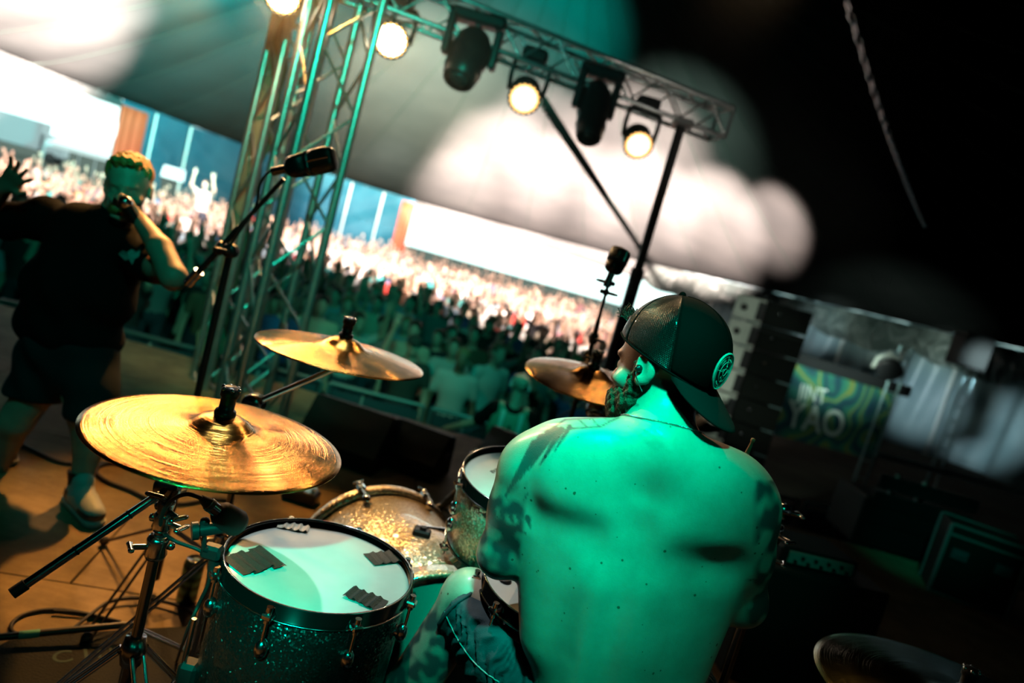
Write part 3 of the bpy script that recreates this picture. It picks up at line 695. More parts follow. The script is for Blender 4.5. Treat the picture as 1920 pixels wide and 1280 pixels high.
mb = MB(); mb.cyl((SN.x, SN.y, .1), (SN.x, SN.y, SN.z-.22), .012); mb.build('pole', M['chrome'], e)
for k in range(3):
    a = k*2.094+.4; mb = MB(); mb.tube([(SN.x, SN.y, SN.z-.22), (SN.x+.19*math.cos(a), SN.y+.19*math.sin(a), SN.z-.19), (SN.x+.20*math.cos(a), SN.y+.20*math.sin(a), SN.z-.13)], .007); mb.build('basket_arm', M['chrome'], e)
tripod(e, SN.x, SN.y, .32, .24, .9)
# ---------------------------------------------------------------- cymbals and their stands
C1 = P(414, 806, 1.285); C2 = P(643, 652, 1.86); C3 = P(1108, 706, 2.10)
cymbal(C1, (.03, -.02, 1), .232, 'big bronze crash cymbal nearest the camera, above the floor tom')
cymbal(C2, (.0, -.01, 1), .228, 'bronze cymbal in front of the crowd, behind and above the nearest one')
cymbal(C3, (-.02, -.14, 1), .205, 'bronze cymbal half hidden behind the drummer\'s bearded face')
def z_at(x, y, py):
    return min((abs(J((x, y, k*.005))[1]-py), k*.005) for k in range(1, 400))[1]
def cstand(px, py, d, top_z, cym, rear, label, az0, hub=.42, leg=.33, rows=None):
    q = P(px, py, d); x, y = q.x, q.y
    if rows: hub = z_at(x, y, rows[2])
    e = empty('cymbal_stand', (x, y, 0), label, 'stand', 'boom cymbal stands')
    mb = MB(); mb.cyl((x, y, .05), (x, y, top_z*.55), .0145, n=16); mb.cyl((x, y, top_z*.5), (x, y, top_z-.06), .011, n=16); mb.build('pole', M['dark_chrome'], e)
    mb = MB()
    zc = (z_at(x, y, rows[0]), z_at(x, y, rows[1])) if rows else (top_z*.82, top_z*.55)
    clamp(mb, (x, y, zc[0]), (0, 0, 1), .019, .04, (1, -.2, 0)); mb.build('height_clamp', M['chrome'], e); mb = MB(); clamp(mb, (x, y, zc[1]), (0, 0, 1), .022, .05, (-.8, -.6, 0)); mb.build('height_clamp', M['chrome'], e)
    mb = MB(); T0 = Vector((x, y, top_z)); clamp(mb, T0, (0, 1, 0), .028, .05, (0, -1, 0)); clamp(mb, T0+Vector((0, 0, -.05)), (0, 0, 1), .017, .05, (1, -.5, 0)); mb.build('tilter', M['dark_chrome'], e)
    mb = MB(); end = Vector(cym)+Vector((0, 0, -.055)); mb.cyl(T0, end, .008, n=12); mb.build('boom_arm', M['chrome'], e)
    mb = MB(); clamp(mb, end, (0, 1, 0), .015, .03, (1, 0, 0)); mb.cyl(end, Vector(cym)+Vector((0, 0, -.03)), .005); mb.build('cymbal_tilter', M['dark_chrome'], e)
    if rear is not None:
        mb = MB(); rear = Vector(rear); mb.cyl(T0, T0.lerp(rear, .93), .0085, n=12); mb.build('boom_arm', M['chrome'], e); mb = MB(); mb.cyl(T0.lerp(rear, .92), rear, .0105, n=12); mb.build('rubber_end', M['rubber'], e)
        mb = MB()
        for k in (.28, .62): mb.cyl(T0.lerp(rear, k), T0.lerp(rear, k+.012), .0095)
        mb.build('ring_mark', M['black_metal'], e)
    tripod(e, x, y, hub, leg, az0)
    mb = MB(); mb.lathe([(0, hub-.03), (.02, hub-.03), (.026, hub), (.02, hub+.03), (0, hub+.03)], Matrix.Translation((x, y, 0)), 16); mb.build('leg_collar', M['dark_chrome'], e)
    return e, T0
rA = P(22, 1113, 1.20); hub_px = P(320, 912, 1.36)
sA, TA = cstand(320, 912, 1.36, hub_px.z, C1, rA, 'chrome boom cymbal stand with rear arm reaching down left, in the left foreground', R(200), .30, .40, (975, 1022, 1218))
hb = P(468, 790, 1.80)
sB, TB = cstand(468, 790, 1.80, hb.z+.05, C2, None, 'chrome boom cymbal stand behind the nearest cymbal', R(215), .42, .36)
hc = P(1112, 775, 2.12)
sC, TC = cstand(1112, 775, 2.12, C3.z-.10, C3, None, 'cymbal stand under the cymbal by the drummer\'s beard', R(80), .42, .36)
# ride cymbal low at the bottom right and its hardware beside the shoulder
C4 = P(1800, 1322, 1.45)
e4, T4 = cymbal(C4, (-.04, .0, 1), .29, 'shaded cymbal cut off by the bottom right edge of the picture'); e4['group'] = 'crash cymbals over the kit'; M['shaded_bronze'] = M['bronze'].copy(); [ch.data.materials.__setitem__(0, M['shaded_bronze']) for ch in e4.children if ch.name.startswith('plate')]; M['shaded_bronze'].name = 'shaded_cymbal_bronze'; [setattr(x_.color_ramp.elements[k_], 'color', c_) for x_ in M['shaded_bronze'].node_tree.nodes if x_.type == 'VALTORGB' for k_, c_ in ((0, (.05, .05, .01, 1)), (1, (.16, .13, .03, 1)))]  # bronze copied darker, the dim corner's shade put into its colour
e = empty('cymbal_stand', (C4.x, C4.y, 0), 'straight stand under the shaded cymbal at the bottom right', 'stand', 'boom cymbal stands')
mb = MB(); mb.cyl((C4.x, C4.y, .05), (C4.x, C4.y, C4.z-.05), .011); mb.build('pole', M['dark_chrome'], e); tripod(e, C4.x, C4.y, .36, .34, .1)
q = P(1450, 1000, 1.62); e = empty('cymbal_stand', (q.x, q.y, 0), 'chrome stand hardware just right of the drummer\'s shoulder', 'stand', 'boom cymbal stands')
mb = MB(); mb.cyl((q.x, q.y, .05), (q.x, q.y, q.z+.02), .011); mb.build('pole', M['dark_chrome'], e)
mb = MB(); clamp(mb, (q.x, q.y, q.z+.06), (0, 1, 0), .020, .04, (1, 0, 0)); clamp(mb, (q.x, q.y, q.z), (0, 0, 1), .020, .05, (.6, -.8, 0)); clamp(mb, (q.x, q.y, q.z-.06), (0, 0, 1), .016, .04, (.9, -.4, 0)); mb.build('tilter', M['chrome'], e)
mb = MB(); mb.cyl((q.x, q.y, q.z+.06), (q.x-.10, q.y+.16, q.z+.12), .008); mb.build('boom_arm', M['chrome'], e)
tripod(e, q.x, q.y, .42, .34, .3)
# throne
th0 = P(1200, 1330, 1.22); TH = Vector((th0.x+.03, th0.y+.06, 0))
e = empty('drum_throne', TH, 'round black drum throne under the seated drummer', 'stool')
mb = MB(); mb.lathe([(0, .40), (.15, .40), (.17, .42), (.172, .46), (.155, .485), (0, .49)], Matrix.Translation(TH), 32); mb.build('seat', M['rubber'], e)
mb = MB(); mb.cyl(TH+Vector((0, 0, .05)), TH+Vector((0, 0, .41)), .014); mb.build('post', M['chrome'], e); tripod(e, TH.x, TH.y, .28, .25, 1.2)
# ---------------------------------------------------------------- microphones and stands
def mic_stand(name, foot, top, boom_a, boom_b, label, r=.010, m='black_metal', grp=None, base='tripod'):
    e = empty(name, (foot[0], foot[1], 0), label, 'stand', grp)
    foot = Vector(foot); top = Vector(top); mb = MB(); mb.cyl((foot.x, foot.y, .04), foot.lerp(top, .5), r*1.35, n=12); mb.cyl(foot.lerp(top, .45), top, r, n=12); mb.build('pole', M[m], e)
    mb = MB(); clamp(mb, foot.lerp(top, .5), (0, 0, 1), r*1.9, .06, (1, -.6, 0)); mb.build('clutch', M[m], e); mb = MB(); clamp(mb, top, (0, 1, 0), .024, .04, (0, -1, 0)); mb.build('clutch', M[m], e)
    if boom_a is not None:
        mb = MB(); a = Vector(boom_a); b_ = Vector(boom_b); mb.cyl(a, a.lerp(b_, .55), r*.9, n=12); mb.cyl(a.lerp(b_, .5), b_, r*.65, n=12); mb.build('boom_arm', M[m], e)
        mb = MB(); mb.cyl(a, a+(b_-a).normalized()*.06, r*1.6, n=14); mb.build('counterweight', M['chrome'], e)
        mb = MB(); clamp(mb, a.lerp(b_, .35), b_-a, r*1.7, .04, (.5, -1, 0)); mb.build('boom_clamp', M[m], e)
    tripod(e, foot.x, foot.y, .22, .34, .5, m, brace=False)
    return e
# tall boom with a boxy microphone
mh = P(603, 296, 2.15); ma = P(545, 322, 2.15)
bt = P(432, 470, 2.2); ft = Vector((bt.x, bt.y, 0))
mic_stand('microphone_stand', ft, bt, P(352, 532, 2.25), P(532, 335, 2.15), 'tall black boom microphone stand in front of the lattice tower', .011)
def boxmic(a, b_, r, label, w=1.25):
    a = Vector(a); b_ = Vector(b_); d = b_-a; e = empty('microphone', a, label, 'microphone'); T = TM(a, d, (0, 0, 1)); L = d.length
    mb = MB(); vs = []; K = [(0, .62), (.04, .80), (.10, .92), (.42, 1.0)]; 
    def sq(rx, ry, z, n=20):
        out = []
        for i in range(n):
            t = 2*math.pi*i/n; c, s_ = math.cos(t), math.sin(t); out.append((rx*math.copysign(abs(c)**.6, c), ry*math.copysign(abs(s_)**.6, s_), z))
        return out
    def loft(K, n=20):
        vs = []; fs = []
        for z, k in K: vs += sq(r*k*w, r*k, z*L, n)
        for j in range(len(K)-1):
            for i in range(n): fs.append((j*n+i, j*n+(i+1) % n, (j+1)*n+(i+1) % n, (j+1)*n+i))
        fs.append(tuple(range(n))[::-1]); fs.append(tuple((len(K)-1)*n+i for i in range(n))); return vs, fs
    mb.add(*loft([(0, .55), (.05, .75), (.12, .88), (.45, .98)]), True, T); mb.build('body', M['black_metal'], e)
    mb = MB(); mb.add(*loft([(.45, 1.04), (.50, 1.06), (.52, 1.0)]), False, T); mb.build('ring_band', M['dark_chrome'], e)
    mb = MB(); mb.add(*loft([(.52, 1.0), (.62, 1.04), (.88, 1.02), (.97, .88), (1.0, .70)]), True, T); mb.build('grille', M['grille'], e)
    mb = MB()
    for s_ in (-1, 1): mb.cyl(T @ Vector((r*w*.0, s_*r*1.03, L*.52)), T @ Vector((0, s_*r*1.0, L*.95)), .0035, n=8)
    mb.build('grille_bar', M['chrome'], e)
    mb = MB(); mb.cyl(a-d.normalized()*.05, a+d.normalized()*.01, r*.45, n=14); mb.build('connector', M['dark_chrome'], e)
    return e
m = mat('microphone_grille', (.09, .10, .10), .4, .8); nt, b = nodes(m); tc = nt.nodes.new('ShaderNodeTexCoord'); ck = nt.nodes.new('ShaderNodeTexChecker'); ck.inputs['Scale'].default_value = 500
nt.links.new(tc.outputs['Object'], ck.inputs['Vector']); bp = nt.nodes.new('ShaderNodeBump'); bp.inputs['Strength'].default_value = .6; bp.inputs['Distance'].default_value = .001; nt.links.new(ck.outputs['Fac'], bp.inputs['Height']); nt.links.new(bp.outputs['Normal'], b.inputs['Normal']); M['grille'] = m
boxmic(P(538, 316, 2.15), P(628, 296, 2.12), .030, 'boxy black microphone on the tall boom in front of the lattice tower')
mb = MB(); pts = spline([P(530, 318, 2.15), P(505, 322, 2.15), P(488, 345, 2.15), P(480, 385, 2.16), P(455, 425, 2.17), P(425, 470, 2.18)], 8); mb.tube(pts, .004, 6); tag(mb.build('microphone_cable', M['rubber']), 'thin black cable looping below the boxy microphone on the tall boom', 'cable')
# overhead microphone right of the middle
bt = P(1104, 668, 2.45); ft = Vector((bt.x, bt.y, 0)); mt = P(1143, 523, 2.3)
mic_stand('microphone_stand', ft, bt, P(1098, 690, 2.46), mt, 'slim black microphone stand rising between the right cymbal and the crank pole', .009)
boxmic(P(1147, 512, 2.3), P(1167, 466, 2.3), .027, 'black drum microphone upright against the white opening')
mb = MB(); clamp(mb, P(1136, 548, 2.32), (0, 0, 1), .010, .02, (1, 0, 0)); clamp(mb, P(1141, 530, 2.32), (0, 0, 1), .012, .03, (-1, 0, 0)); o = mb.build('microphone_clip', M['black_metal']); tag(o, 'small clip with thumb screw under the upright drum microphone', 'clip')
# floor tom microphone with rim clamp and cable
e = empty('tom_microphone', P(400, 1035, 1.36), 'stubby black drum microphone clamped over the rim of the floor tom', 'microphone')
a = P(408, 958, 1.33); b_ = P(449, 984, 1.37)
mb = MB(); mb.lathe([(0, 0), (.018, 0), (.024, .01), (.026, .03), (.027, .052), (.022, .062), (0, .064)], TM(a, b_-a), 28); mb.build('body', M['rubber'], e)
mb = MB(); c_ = P(378, 934, 1.31); mb.cyl(c_.lerp(a, .40), a, .0125, n=18); mb.build('connector', M['dark_chrome'], e)
mb = MB(); mb.cyl(c_.lerp(a, .45), c_.lerp(a, .62), .0132, n=18); mb.build('colour_band', M['white'], e)
mb = MB(); mb.cyl(c_.lerp(a, -.05), c_.lerp(a, .42), .006, .012, n=16); mb.build('strain_relief', M['rubber'], e)
mb = MB(); k0 = P(372, 994, 1.33); k1 = P(432, 986, 1.36); mb.cyl(k0, k1, .0125, n=16); mb.cyl(k0-(k1-k0).normalized()*.012, k0, .018, n=18); s0 = P(384, 978, 1.335); s1 = P(382, 1028, 1.35); mb.cyl(s0, s1, .005, n=8); mb.sph(s0, .010, 10)
mb.box(P(398, 1034, 1.365), (.04, .028, .03), None, .006); mb.cyl(s1, P(410, 1040, 1.37), .006); mb.cyl(P(404, 1030, 1.37), P(400, 1078, 1.38), .012); mb.build('rim_clamp', M['black_metal'], e)
mb = MB(); pts = spline([c_, P(350, 926, 1.30), P(322, 938, 1.31), P(305, 962, 1.34), P(303, 990, 1.36), P(325, 1012, 1.38), P(372, 1030, 1.38), P(396, 1050, 1.40), P(392, 1090, 1.42), P(374, 1130, 1.45), P(352, 1180, 1.5), G(330, 1245)+Vector((0, 0, .01))], 8)
mb.tube(pts, .0042, 8); tag(mb.build('microphone_cable', M['rubber']), 'black cable arching from the floor tom microphone down past the chrome stand', 'cable')
# kick side microphone on its short stand
k0 = G(800, 985); e = empty('low_microphone', (k0.x, k0.y, 0), 'slim black microphone on a low stand between bass drum and rack tom', 'microphone')
a = P(806, 968, 2.62); b_ = P(866, 917, 2.62)
mb = MB(); mb.tube([a, a.lerp(b_, .5), a.lerp(b_, .55), a.lerp(b_, .95), b_], [.013, .013, .017, .019, .012], 14); mb.build('body', M['black_metal'], e)
mb = MB(); c_ = a.lerp(b_, .3); mb.cyl(c_, (c_.x, c_.y+.01, .02), .008); mb.lathe([(0, .02), (.07, .018), (.075, 0)], Matrix.Translation((c_.x, c_.y+.01, 0)), 24); clamp(mb, c_, (0, 0, 1), .014, .03, (1, 0, 0)); mb.build('low_stand', M['black_metal'], e)
# ---------------------------------------------------------------- things on the stage floor
q = G(348, 1128); e = empty('drink_can', q, 'tall drink can standing on the floor beside the floor tom', 'can')
m = mat('printed_can', (.05, .16, .16), .3, .6); nt, b = nodes(m); tc = nt.nodes.new('ShaderNodeTexCoord'); sx = nt.nodes.new('ShaderNodeSeparateXYZ'); nt.links.new(tc.outputs['Object'], sx.inputs[0])
wv = nt.nodes.new('ShaderNodeTexWave'); wv.bands_direction = 'Z'; wv.inputs['Scale'].default_value = 9; wv.inputs['Distortion'].default_value = 4; nt.links.new(tc.outputs['Object'], wv.inputs['Vector']); r = nt.nodes.new('ShaderNodeValToRGB'); r.color_ramp.elements[0].color = (.02, .06, .06, 1); r.color_ramp.elements[1].color = (.12, .30, .28, 1); nt.links.new(wv.outputs['Fac'], r.inputs['Fac']); nt.links.new(r.outputs['Color'], b.inputs['Base Color']); M['can'] = m
mb = MB(); mb.lathe([(0, .004), (.026, .002), (.033, .012), (.033, .143), (.027, .158)], Matrix.Translation(q), 32); mb.build('body', M['can'], e)
mb = MB(); mb.lathe([(.0268, .156), (.0275, .160), (.0262, .161), (.025, .156), (0, .156)], Matrix.Translation(q), 32); mb.build('lid', M['chrome'], e)
mb = MB(); mb.box(q+Vector((.004, 0, .158)), (.022, .012, .002), None, .0008); mb.build('ring_pull', M['chrome'], e)
def floor_cable(px, label, r=.005, z=.005):
    mb = MB(); pts = spline([G(x, y, z)+Vector((0, 0, .0)) for x, y in px], 8); mb.tube(pts, r, 6); return tag(mb.build('stage_cable', M['rubber']), label, 'cable', 'cables on the stage floor')
floor_cable([(232, 1172), (160, 1150), (95, 1143), (45, 1152), (22, 1170), (26, 1186), (60, 1196)], 'black cable curled in a flat loop at the lower left edge of the floor', .006, .006)
floor_cable([(138, 1178), (172, 1150), (205, 1128), (250, 1121), (300, 1126), (345, 1140), (380, 1165)], 'black cable arching behind the front stand\'s pole towards the can', .006, .018)
floor_cable([(100, 1145), (160, 1150), (225, 1165)], 'short black cable end crossing the flat loop', .005, .012)
floor_cable([(20, 822), (70, 848), (120, 868), (190, 868), (240, 872), (300, 896), (340, 905)], 'thin cable running past the singer\'s foot', .009, .009)
floor_cable([(300, 875), (240, 868), (195, 870), (180, 884), (200, 902), (245, 920), (285, 938), (340, 945), (400, 936), (440, 940)], 'looped cable on the floor to the right of the singer\'s shoe', .009, .009)
q = G(562, 938); e = empty('foot_pedal', q, 'small black pedal with a worn metal top on the floor beyond the kit', 'pedal')
mb = MB(); mb.box(q+Vector((0, 0, .03)), (.17, .10, .05), None, .008); mb.build('base', M['black_metal'], e)
mb = MB(); mb.box(q+Vector((0, -.005, .062)), (.14, .07, .008), None, .003); mb.build('plate', M['chrome'], e)
for k in (-.055, 0, .055): mb = MB(); mb.cyl(q+Vector((k, .0, .06)), q+Vector((k, 0, .083)), .013, n=12); mb.build('knob', M['chrome'], e)
# black rug under the kit with a faint chalk word
m = mat('black_rug', (.012, .015, .014), .9, bump=.5, bscale=150); M['rug'] = m
rp = [G(30, 1196), G(560, 1165), G(1250, 1300), Vector((.9, .6, 0)), Vector((-1.3, .6, 0))]
mb = MB(); n = len(rp); mb.add([(p.x, p.y, .007) for p in rp]+[(p.x, p.y, 0) for p in rp], [tuple(range(n))[::-1]]+[(k, (k+1) % n, n+(k+1) % n, n+k) for k in range(n)], False)
rug = mb.build('rug', M['rug']); tag(rug, 'black rug under the drum kit with faint chalk marks', 'rug')
M['chalk'] = mat('faint_chalk', (.06, .10, .10), .9)
a = G(90, 1235, .008); b_ = G(250, 1215, .008); xd = (b_-a).normalized(); text_obj('chalk_marks', 'C ITM', .075, Matrix.Translation((a+b_)/2) @ Matrix((xd, Vector((0, 0, 1)).cross(xd), Vector((0, 0, 1)))).transposed().to_4x4(), M['chalk'], rug, .0003)
# black stand leg lying at the very lower left, with tape
a = G(-60, 1200, .03); b_ = G(235, 1171, .05); e = empty('stand_leg', (a.x, a.y, 0), 'black tube wrapped with white and teal tape, low at the left picture edge', 'stand')
mb = MB(); mb.cyl(a, b_, .010, n=12); mb.build('tube', M['black_metal'], e); mb = MB(); mb.cyl(a.lerp(b_, .30), a.lerp(b_, .43), .0112, n=12); mb.build('tape_band', M['teal_tape'], e)
mb = MB(); mb.sph(a.lerp(b_, .02)-Vector((0, 0, .012)), .02, 10); mb.build('rubber_foot', M['rubber'], e)
# ---------------------------------------------------------------- trusses, lamps
def lattice(name, a, b_, side, label, m='alu', up=(0, 0, 1), pitch=None, rc=.016, rb=.008, cat='truss', tag_end=True):
    a = Vector(a); b_ = Vector(b_); d = (b_-a).normalized(); F = frame(d, up); X = F.col[0]*side/2; Y = F.col[1]*side/2; e = empty(name, a, label, cat)
    L = (b_-a).length; n = max(2, round(L/(pitch or side))); cs = [X+Y, X-Y, -X-Y, -X+Y]
    for c in cs: mb = MB(); mb.cyl(a+c, b_+c, rc, n=10); mb.build('chord', M[m], e)
    for f in range(4):
        c0, c1 = cs[f], cs[(f+1) % 4]
        for i in range(n):
            p = a+d*L*i/n; q = a+d*L*(i+1)/n; mb = MB()
            if i % 2 == 0: mb.cyl(p+c0, q+c1, rb, n=6)
            else: mb.cyl(p+c1, q+c0, rb, n=6)
            mb.build('brace', M[m], e)
    for p in (a, b_):
        for f in range(4): mb = MB(); mb.cyl(p+cs[f], p+cs[(f+1) % 4], rc*.8, n=8); mb.build('end_frame', M[m], e)
    return e
TE = P(1352, 233, 5.0); TZ = TE.z; TB0 = G(690, -25, TZ); TB1 = TE
bd = (TB1-TB0).normalized(); TBs = TB0-bd*2.2
lattice('lighting_truss', TBs, TB1, .21, 'horizontal aluminium lattice truss carrying the stage lamps', pitch=.20, rc=.017, rb=.008)
tw = P(610, 120, 3.9); tbx = Vector((tw.x, tw.y+.1, 0))
M['alu_green'] = M['alu']
lattice('lattice_tower', (tbx.x, tbx.y, 0), (tbx.x, tbx.y, 3.6), .30, 'upright green lit lattice tower left of the middle', pitch=.33, rc=.027, rb=.010, cat='truss', up=(.75, .66, 0))
tw2 = P(545, 130, 4.6)
lattice('lattice_tower', (tw2.x, tw2.y, GZ), (tw2.x, tw2.y, 3.9), .26, 'brownish lit second lattice tower just behind and left of the green one', pitch=.30, rc=.024, rb=.009, up=(.7, .7, 0))
mb = MB(); vs = []; fs = []
for i in range(60):
    for k in range(7):
        z = -1.0+4.9*i/59; a = k/6*1.4; q = mnoise.noise(Vector((i*.35, k*.8, 1)))*.05
        vs.append((tw2.x-.10+.07*math.cos(a*2.2)+q, tw2.y-.02+.07*math.sin(a*2.2)+q*.6, z))
for i in range(59):
    for k in range(6): fs.append((i*7+k, i*7+k+1, (i+1)*7+k+1, (i+1)*7+k))
M['crumpled'] = fabric('crumpled_brown_cloth', (.34, .27, .18), (.22, .18, .12), .8, 30)
mb.add(vs, fs); o = mb.build('cable_sleeve', M['crumpled']); tag(o, 'crumpled brown cloth sleeve hanging along the second tower', 'cloth')
M['lens'] = mat('lamp_lens', (1, .9, .8), .3, emit=(1.0, .80, .55), es=14); M['lens_dim'] = mat('lamp_lens_between_cells', (.9, .8, .6), .3, emit=(1.0, .74, .46), es=1.7); M['lens_cell'] = mat('lamp_lens_cell', (1, .9, .8), .3, emit=(1.0, .86, .70), es=4)
M['lens_edge'] = mat('lamp_lens_rim', (1, .7, .4), .3, emit=(1.0, .48, .10), es=2.2)
M['lens_dark'] = mat('dark_front_lens', (.02, .03, .03), .08, .0, spec=.8)
def truss_over(px):                       # the point of the truss above picture column px
    best = min((abs(J(TBs.lerp(TB1, k/300))[0]-px), k) for k in range(301)); return TBs.lerp(TB1, best[1]/300)
def wash(px, py, r, fdir, label):
    base = truss_over(px+16); p = base+Vector((0, 0, -.47)); T0 = None
    # put the head on the sight line of the pixel, hanging under the truss
    dd = J(base)[2]; c = P(px, py, dd*.985); e = empty('stage_lamp', (c.x, c.y, c.z), label, 'lamp', 'wash lamps on the truss')
    f = Vector(fdir).normalized(); T = TM(c, f); up = base-c; z0 = c.z+.30
    mb = MB(); mb.lathe([(0, -.20), (r*.55, -.20), (r*.80, -.165), (r*.95, -.10), (r*1.10, -.02), (r*1.12, .0), (r*1.06, .010), (r*1.0, .004)], T, 36)
    for k in range(8): mb.lathe([(r*.85, -.15+k*.012), (r*1.05, -.148+k*.012), (r*1.05, -.144+k*.012), (r*.85, -.142+k*.012)], T, 30)
    mb.build('head', M['black_metal'], e)
    mb = MB(); mb.mi = 0; mb.lathe([(0, .002), (r*.90, .002)], T, 40); hot = px < 900; mb.build('lens', M['lens' if hot else 'lens_dim'], e)
    mb = MB()
    for k in range(18):
        a = 2*math.pi*k/18; mb.sph((r*.90*math.cos(a), r*.90*math.sin(a), .004), r*.115, 8, (1, 1, .5), T)
    mb.build('lens_ring', M['lens_edge'], e, 'stuff')
    mb = MB()
    for rr_, nn in ((0, 1), (.30, 6), (.60, 12)):
        for k in range(nn):
            a = 2*math.pi*k/nn; mb.sph((r*rr_*math.cos(a), r*rr_*math.sin(a), .004), r*.13, 8, (1, 1, .5), T)
    mb.build('lens_cluster', M['lens' if hot else 'lens_cell'], e, 'stuff')
    sd = f.cross(Vector((0, 0, 1))).normalized(); pc = c-f*.09
    mb = MB()
    for s in (-1, 1): mb.tube([pc+sd*s*r*1.15, pc+sd*s*r*1.25+Vector((0, 0, .10)), pc+sd*s*r*1.2+Vector((0, 0, .20))], .016, 8)
    mb.tube([pc-sd*r*1.2+Vector((0, 0, .20)), pc+sd*r*1.2+Vector((0, 0, .20))], .018, 8); mb.build('yoke', M['black_metal'], e)
    top = Vector((pc.x, pc.y, pc.z+.25)); mb = MB(); mb.box(top, (.17, .13, .09), None, .02); mb.build('base', M['black_metal'], e)
    mb = MB(); anchor = Vector((base.x, base.y, TZ-.105)); mb.cyl(top, anchor, .015); mb.lathe([(.020, -.018), (.032, -.018), (.032, .018), (.020, .018), (.020, -.018)], TM(anchor, bd), 16); mb.build('hook_clamp', M['alu'], e)
    return e, c, f
LAMPS = []
for px, py, r, lab in [(530, -8, .098, 'lit wash lamp at the very top left of the truss, cut by the frame'), (733, 76, .100, 'brightest lit wash lamp with orange halo right of the lattice tower'), (983, 185, .098, 'lit wash lamp in the middle of the truss'), (1197, 272, .094, 'lit wash lamp nearest the truss end and crank pole')]:
    LAMPS.append(wash(px, py, r, (0.12 if px > 900 else .3, -1.0, -.35 if px < 900 else -.62), lab))
def profile(px0, py0, px1, py1, label, rr=.10):
    base = truss_over(px0+8); dd = J(base)[2]; a = P(px0, py0, dd*.99); b_ = P(px1, py1, dd*.96); e = empty('moving_head_lamp', a, label, 'lamp', 'unlit moving head lamps'); d = (b_-a).normalized(); T = TM(a, d); L = (b_-a).length
    mb = MB(); mb.lathe([(0, -.04), (rr*.75, -.03), (rr*1.0, .03), (rr*1.05, L*.45), (rr*.92, L*.60), (rr*.98, L*.72), (rr*.80, L*.97), (rr*.70, L), (rr*.6, L*.98), (0, L*.97)], T, 28); mb.build('head', M['black_metal'], e)
    mb = MB(); mb.lathe([(0, L*.975), (rr*.62, L*.985), (rr*.3, L*1.02), (0, L*1.03)][::-1], T, 24); mb.build('lens', M['lens_dark'], e)
    for k in (.25, .55): mb = MB(); mb.box((rr*.2, -rr*1.0, L*k), (rr*.9, .012, .02), T, .004); mb.build('handle', M['dark_chrome'], e)
    sd = bd; q = a+d*L*.25; mb = MB()
    for s in (-1, 1): mb.box(q+sd*s*rr*1.25+Vector((0, 0, .06)), (.05, .09, .26), Matrix.Identity(4), .02)
    mb.box(q+Vector((0, 0, .20)), (rr*2.9, .12, .08), None, .02); mb.build('yoke', M['black_metal'], e)
    mb = MB(); anchor = Vector((base.x, base.y, TZ-.105)); mb.cyl(q+Vector((0, 0, .2)), anchor, .02); mb.lathe([(.020, -.02), (.034, -.02), (.034, .02), (.020, .02), (.020, -.02)], TM(anchor, bd), 16); mb.build('hook_clamp', M['alu'], e)
profile(890, 78, 858, 152, 'big dark moving head lamp tilted left, second from the tower side', .125)
profile(1118, 172, 1103, 262, 'dark moving head lamp hanging between the two small lit lamps', .105)
# crank pole under the truss end
q = P(1277, 237, 4.85); z1 = TZ-.13
bx = min(((abs(J((q.x, q.y+k*.01, z1))[0]-1277)), k) for k in range(-20, 60))[1]
e = empty('crank_stand', (q.x, q.y, 0), 'tall black telescopic crank stand holding up the truss end', 'stand')
mb = MB(); mb.cyl((q.x, q.y, .1), (q.x, q.y, 1.55), .048, n=18); mb.build('lower_tube', M['black_metal'], e)
mb = MB(); mb.cyl((q.x, q.y, 1.5), (q.x, q.y, z1), .034, n=16); mb.build('upper_tube', M['black_metal'], e)
mb = MB(); mb.lathe([(.026, 1.50), (.05, 1.50), (.05, 1.60), (.026, 1.60)], Matrix.Translation((q.x, q.y, 0)), 20); mb.cyl((q.x, q.y, 1.55), (q.x+.09, q.y, 1.55), .008); mb.build('locking_collar', M['black_metal'], e)
mb = MB(); mb.box((q.x, q.y, z1+.02), (.13, .16, .05), None, .01); mb.cyl((q.x-.07, q.y, z1+.02), (q.x+.07, q.y, z1+.02), .03); mb.build('truss_cradle', M['alu'], e)
mb = MB(); mb.box((q.x+.07, q.y-.02, 1.0), (.08, .10, .16), None, .02); mb.tube([(q.x+.11, q.y-.02, 1.0), (q.x+.16, q.y-.02, 1.0), (q.x+.16, q.y-.02, 1.12), (q.x+.22, q.y-.02, 1.12)], .009); mb.build('crank_winch', M['black_metal'], e)
tripod(e, q.x, q.y, .6, .65, .4, 'black_metal')
# steel rope and chain
def twisted(a, b_, r, label, name, m, turns=60, strands=2, sag=.0, rs=None):
    a = Vector(a); b_ = Vector(b_); F = frame(b_-a); mb = MB(); n = turns*6
    for s in range(strands):
        pts = []
        for i in range(n+1):
            t = i/n; an = 2*math.pi*(t*turns+s/strands); rr_ = r*(1+1.6*t); pts.append(a.lerp(b_, t)+F @ Vector((rr_*math.cos(an), rr_*math.sin(an), 0))+Vector((0, 0, -sag*4*t*(1-t))))
        mb.tube(pts, [(rs or r)*.75*(1+1.6*i/n) for i in range(n+1)], 5)
    return tag(mb.build(name, m), label, 'cable')
twisted(P(1008, 176, 5.3), P(1008, 176, 5.3).lerp(ceil_hit(1192, 452), .97), .028, 'twisted black cable running down from the truss across the lit canopy', 'twisted_cable', M['rope'], 80)
a = P(1588, 0, 7.5); b_ = P(1735, 425, 18); e = empty('hanging_chain', a, 'chain of glinting links hanging under the dark canopy at upper right', 'chain')
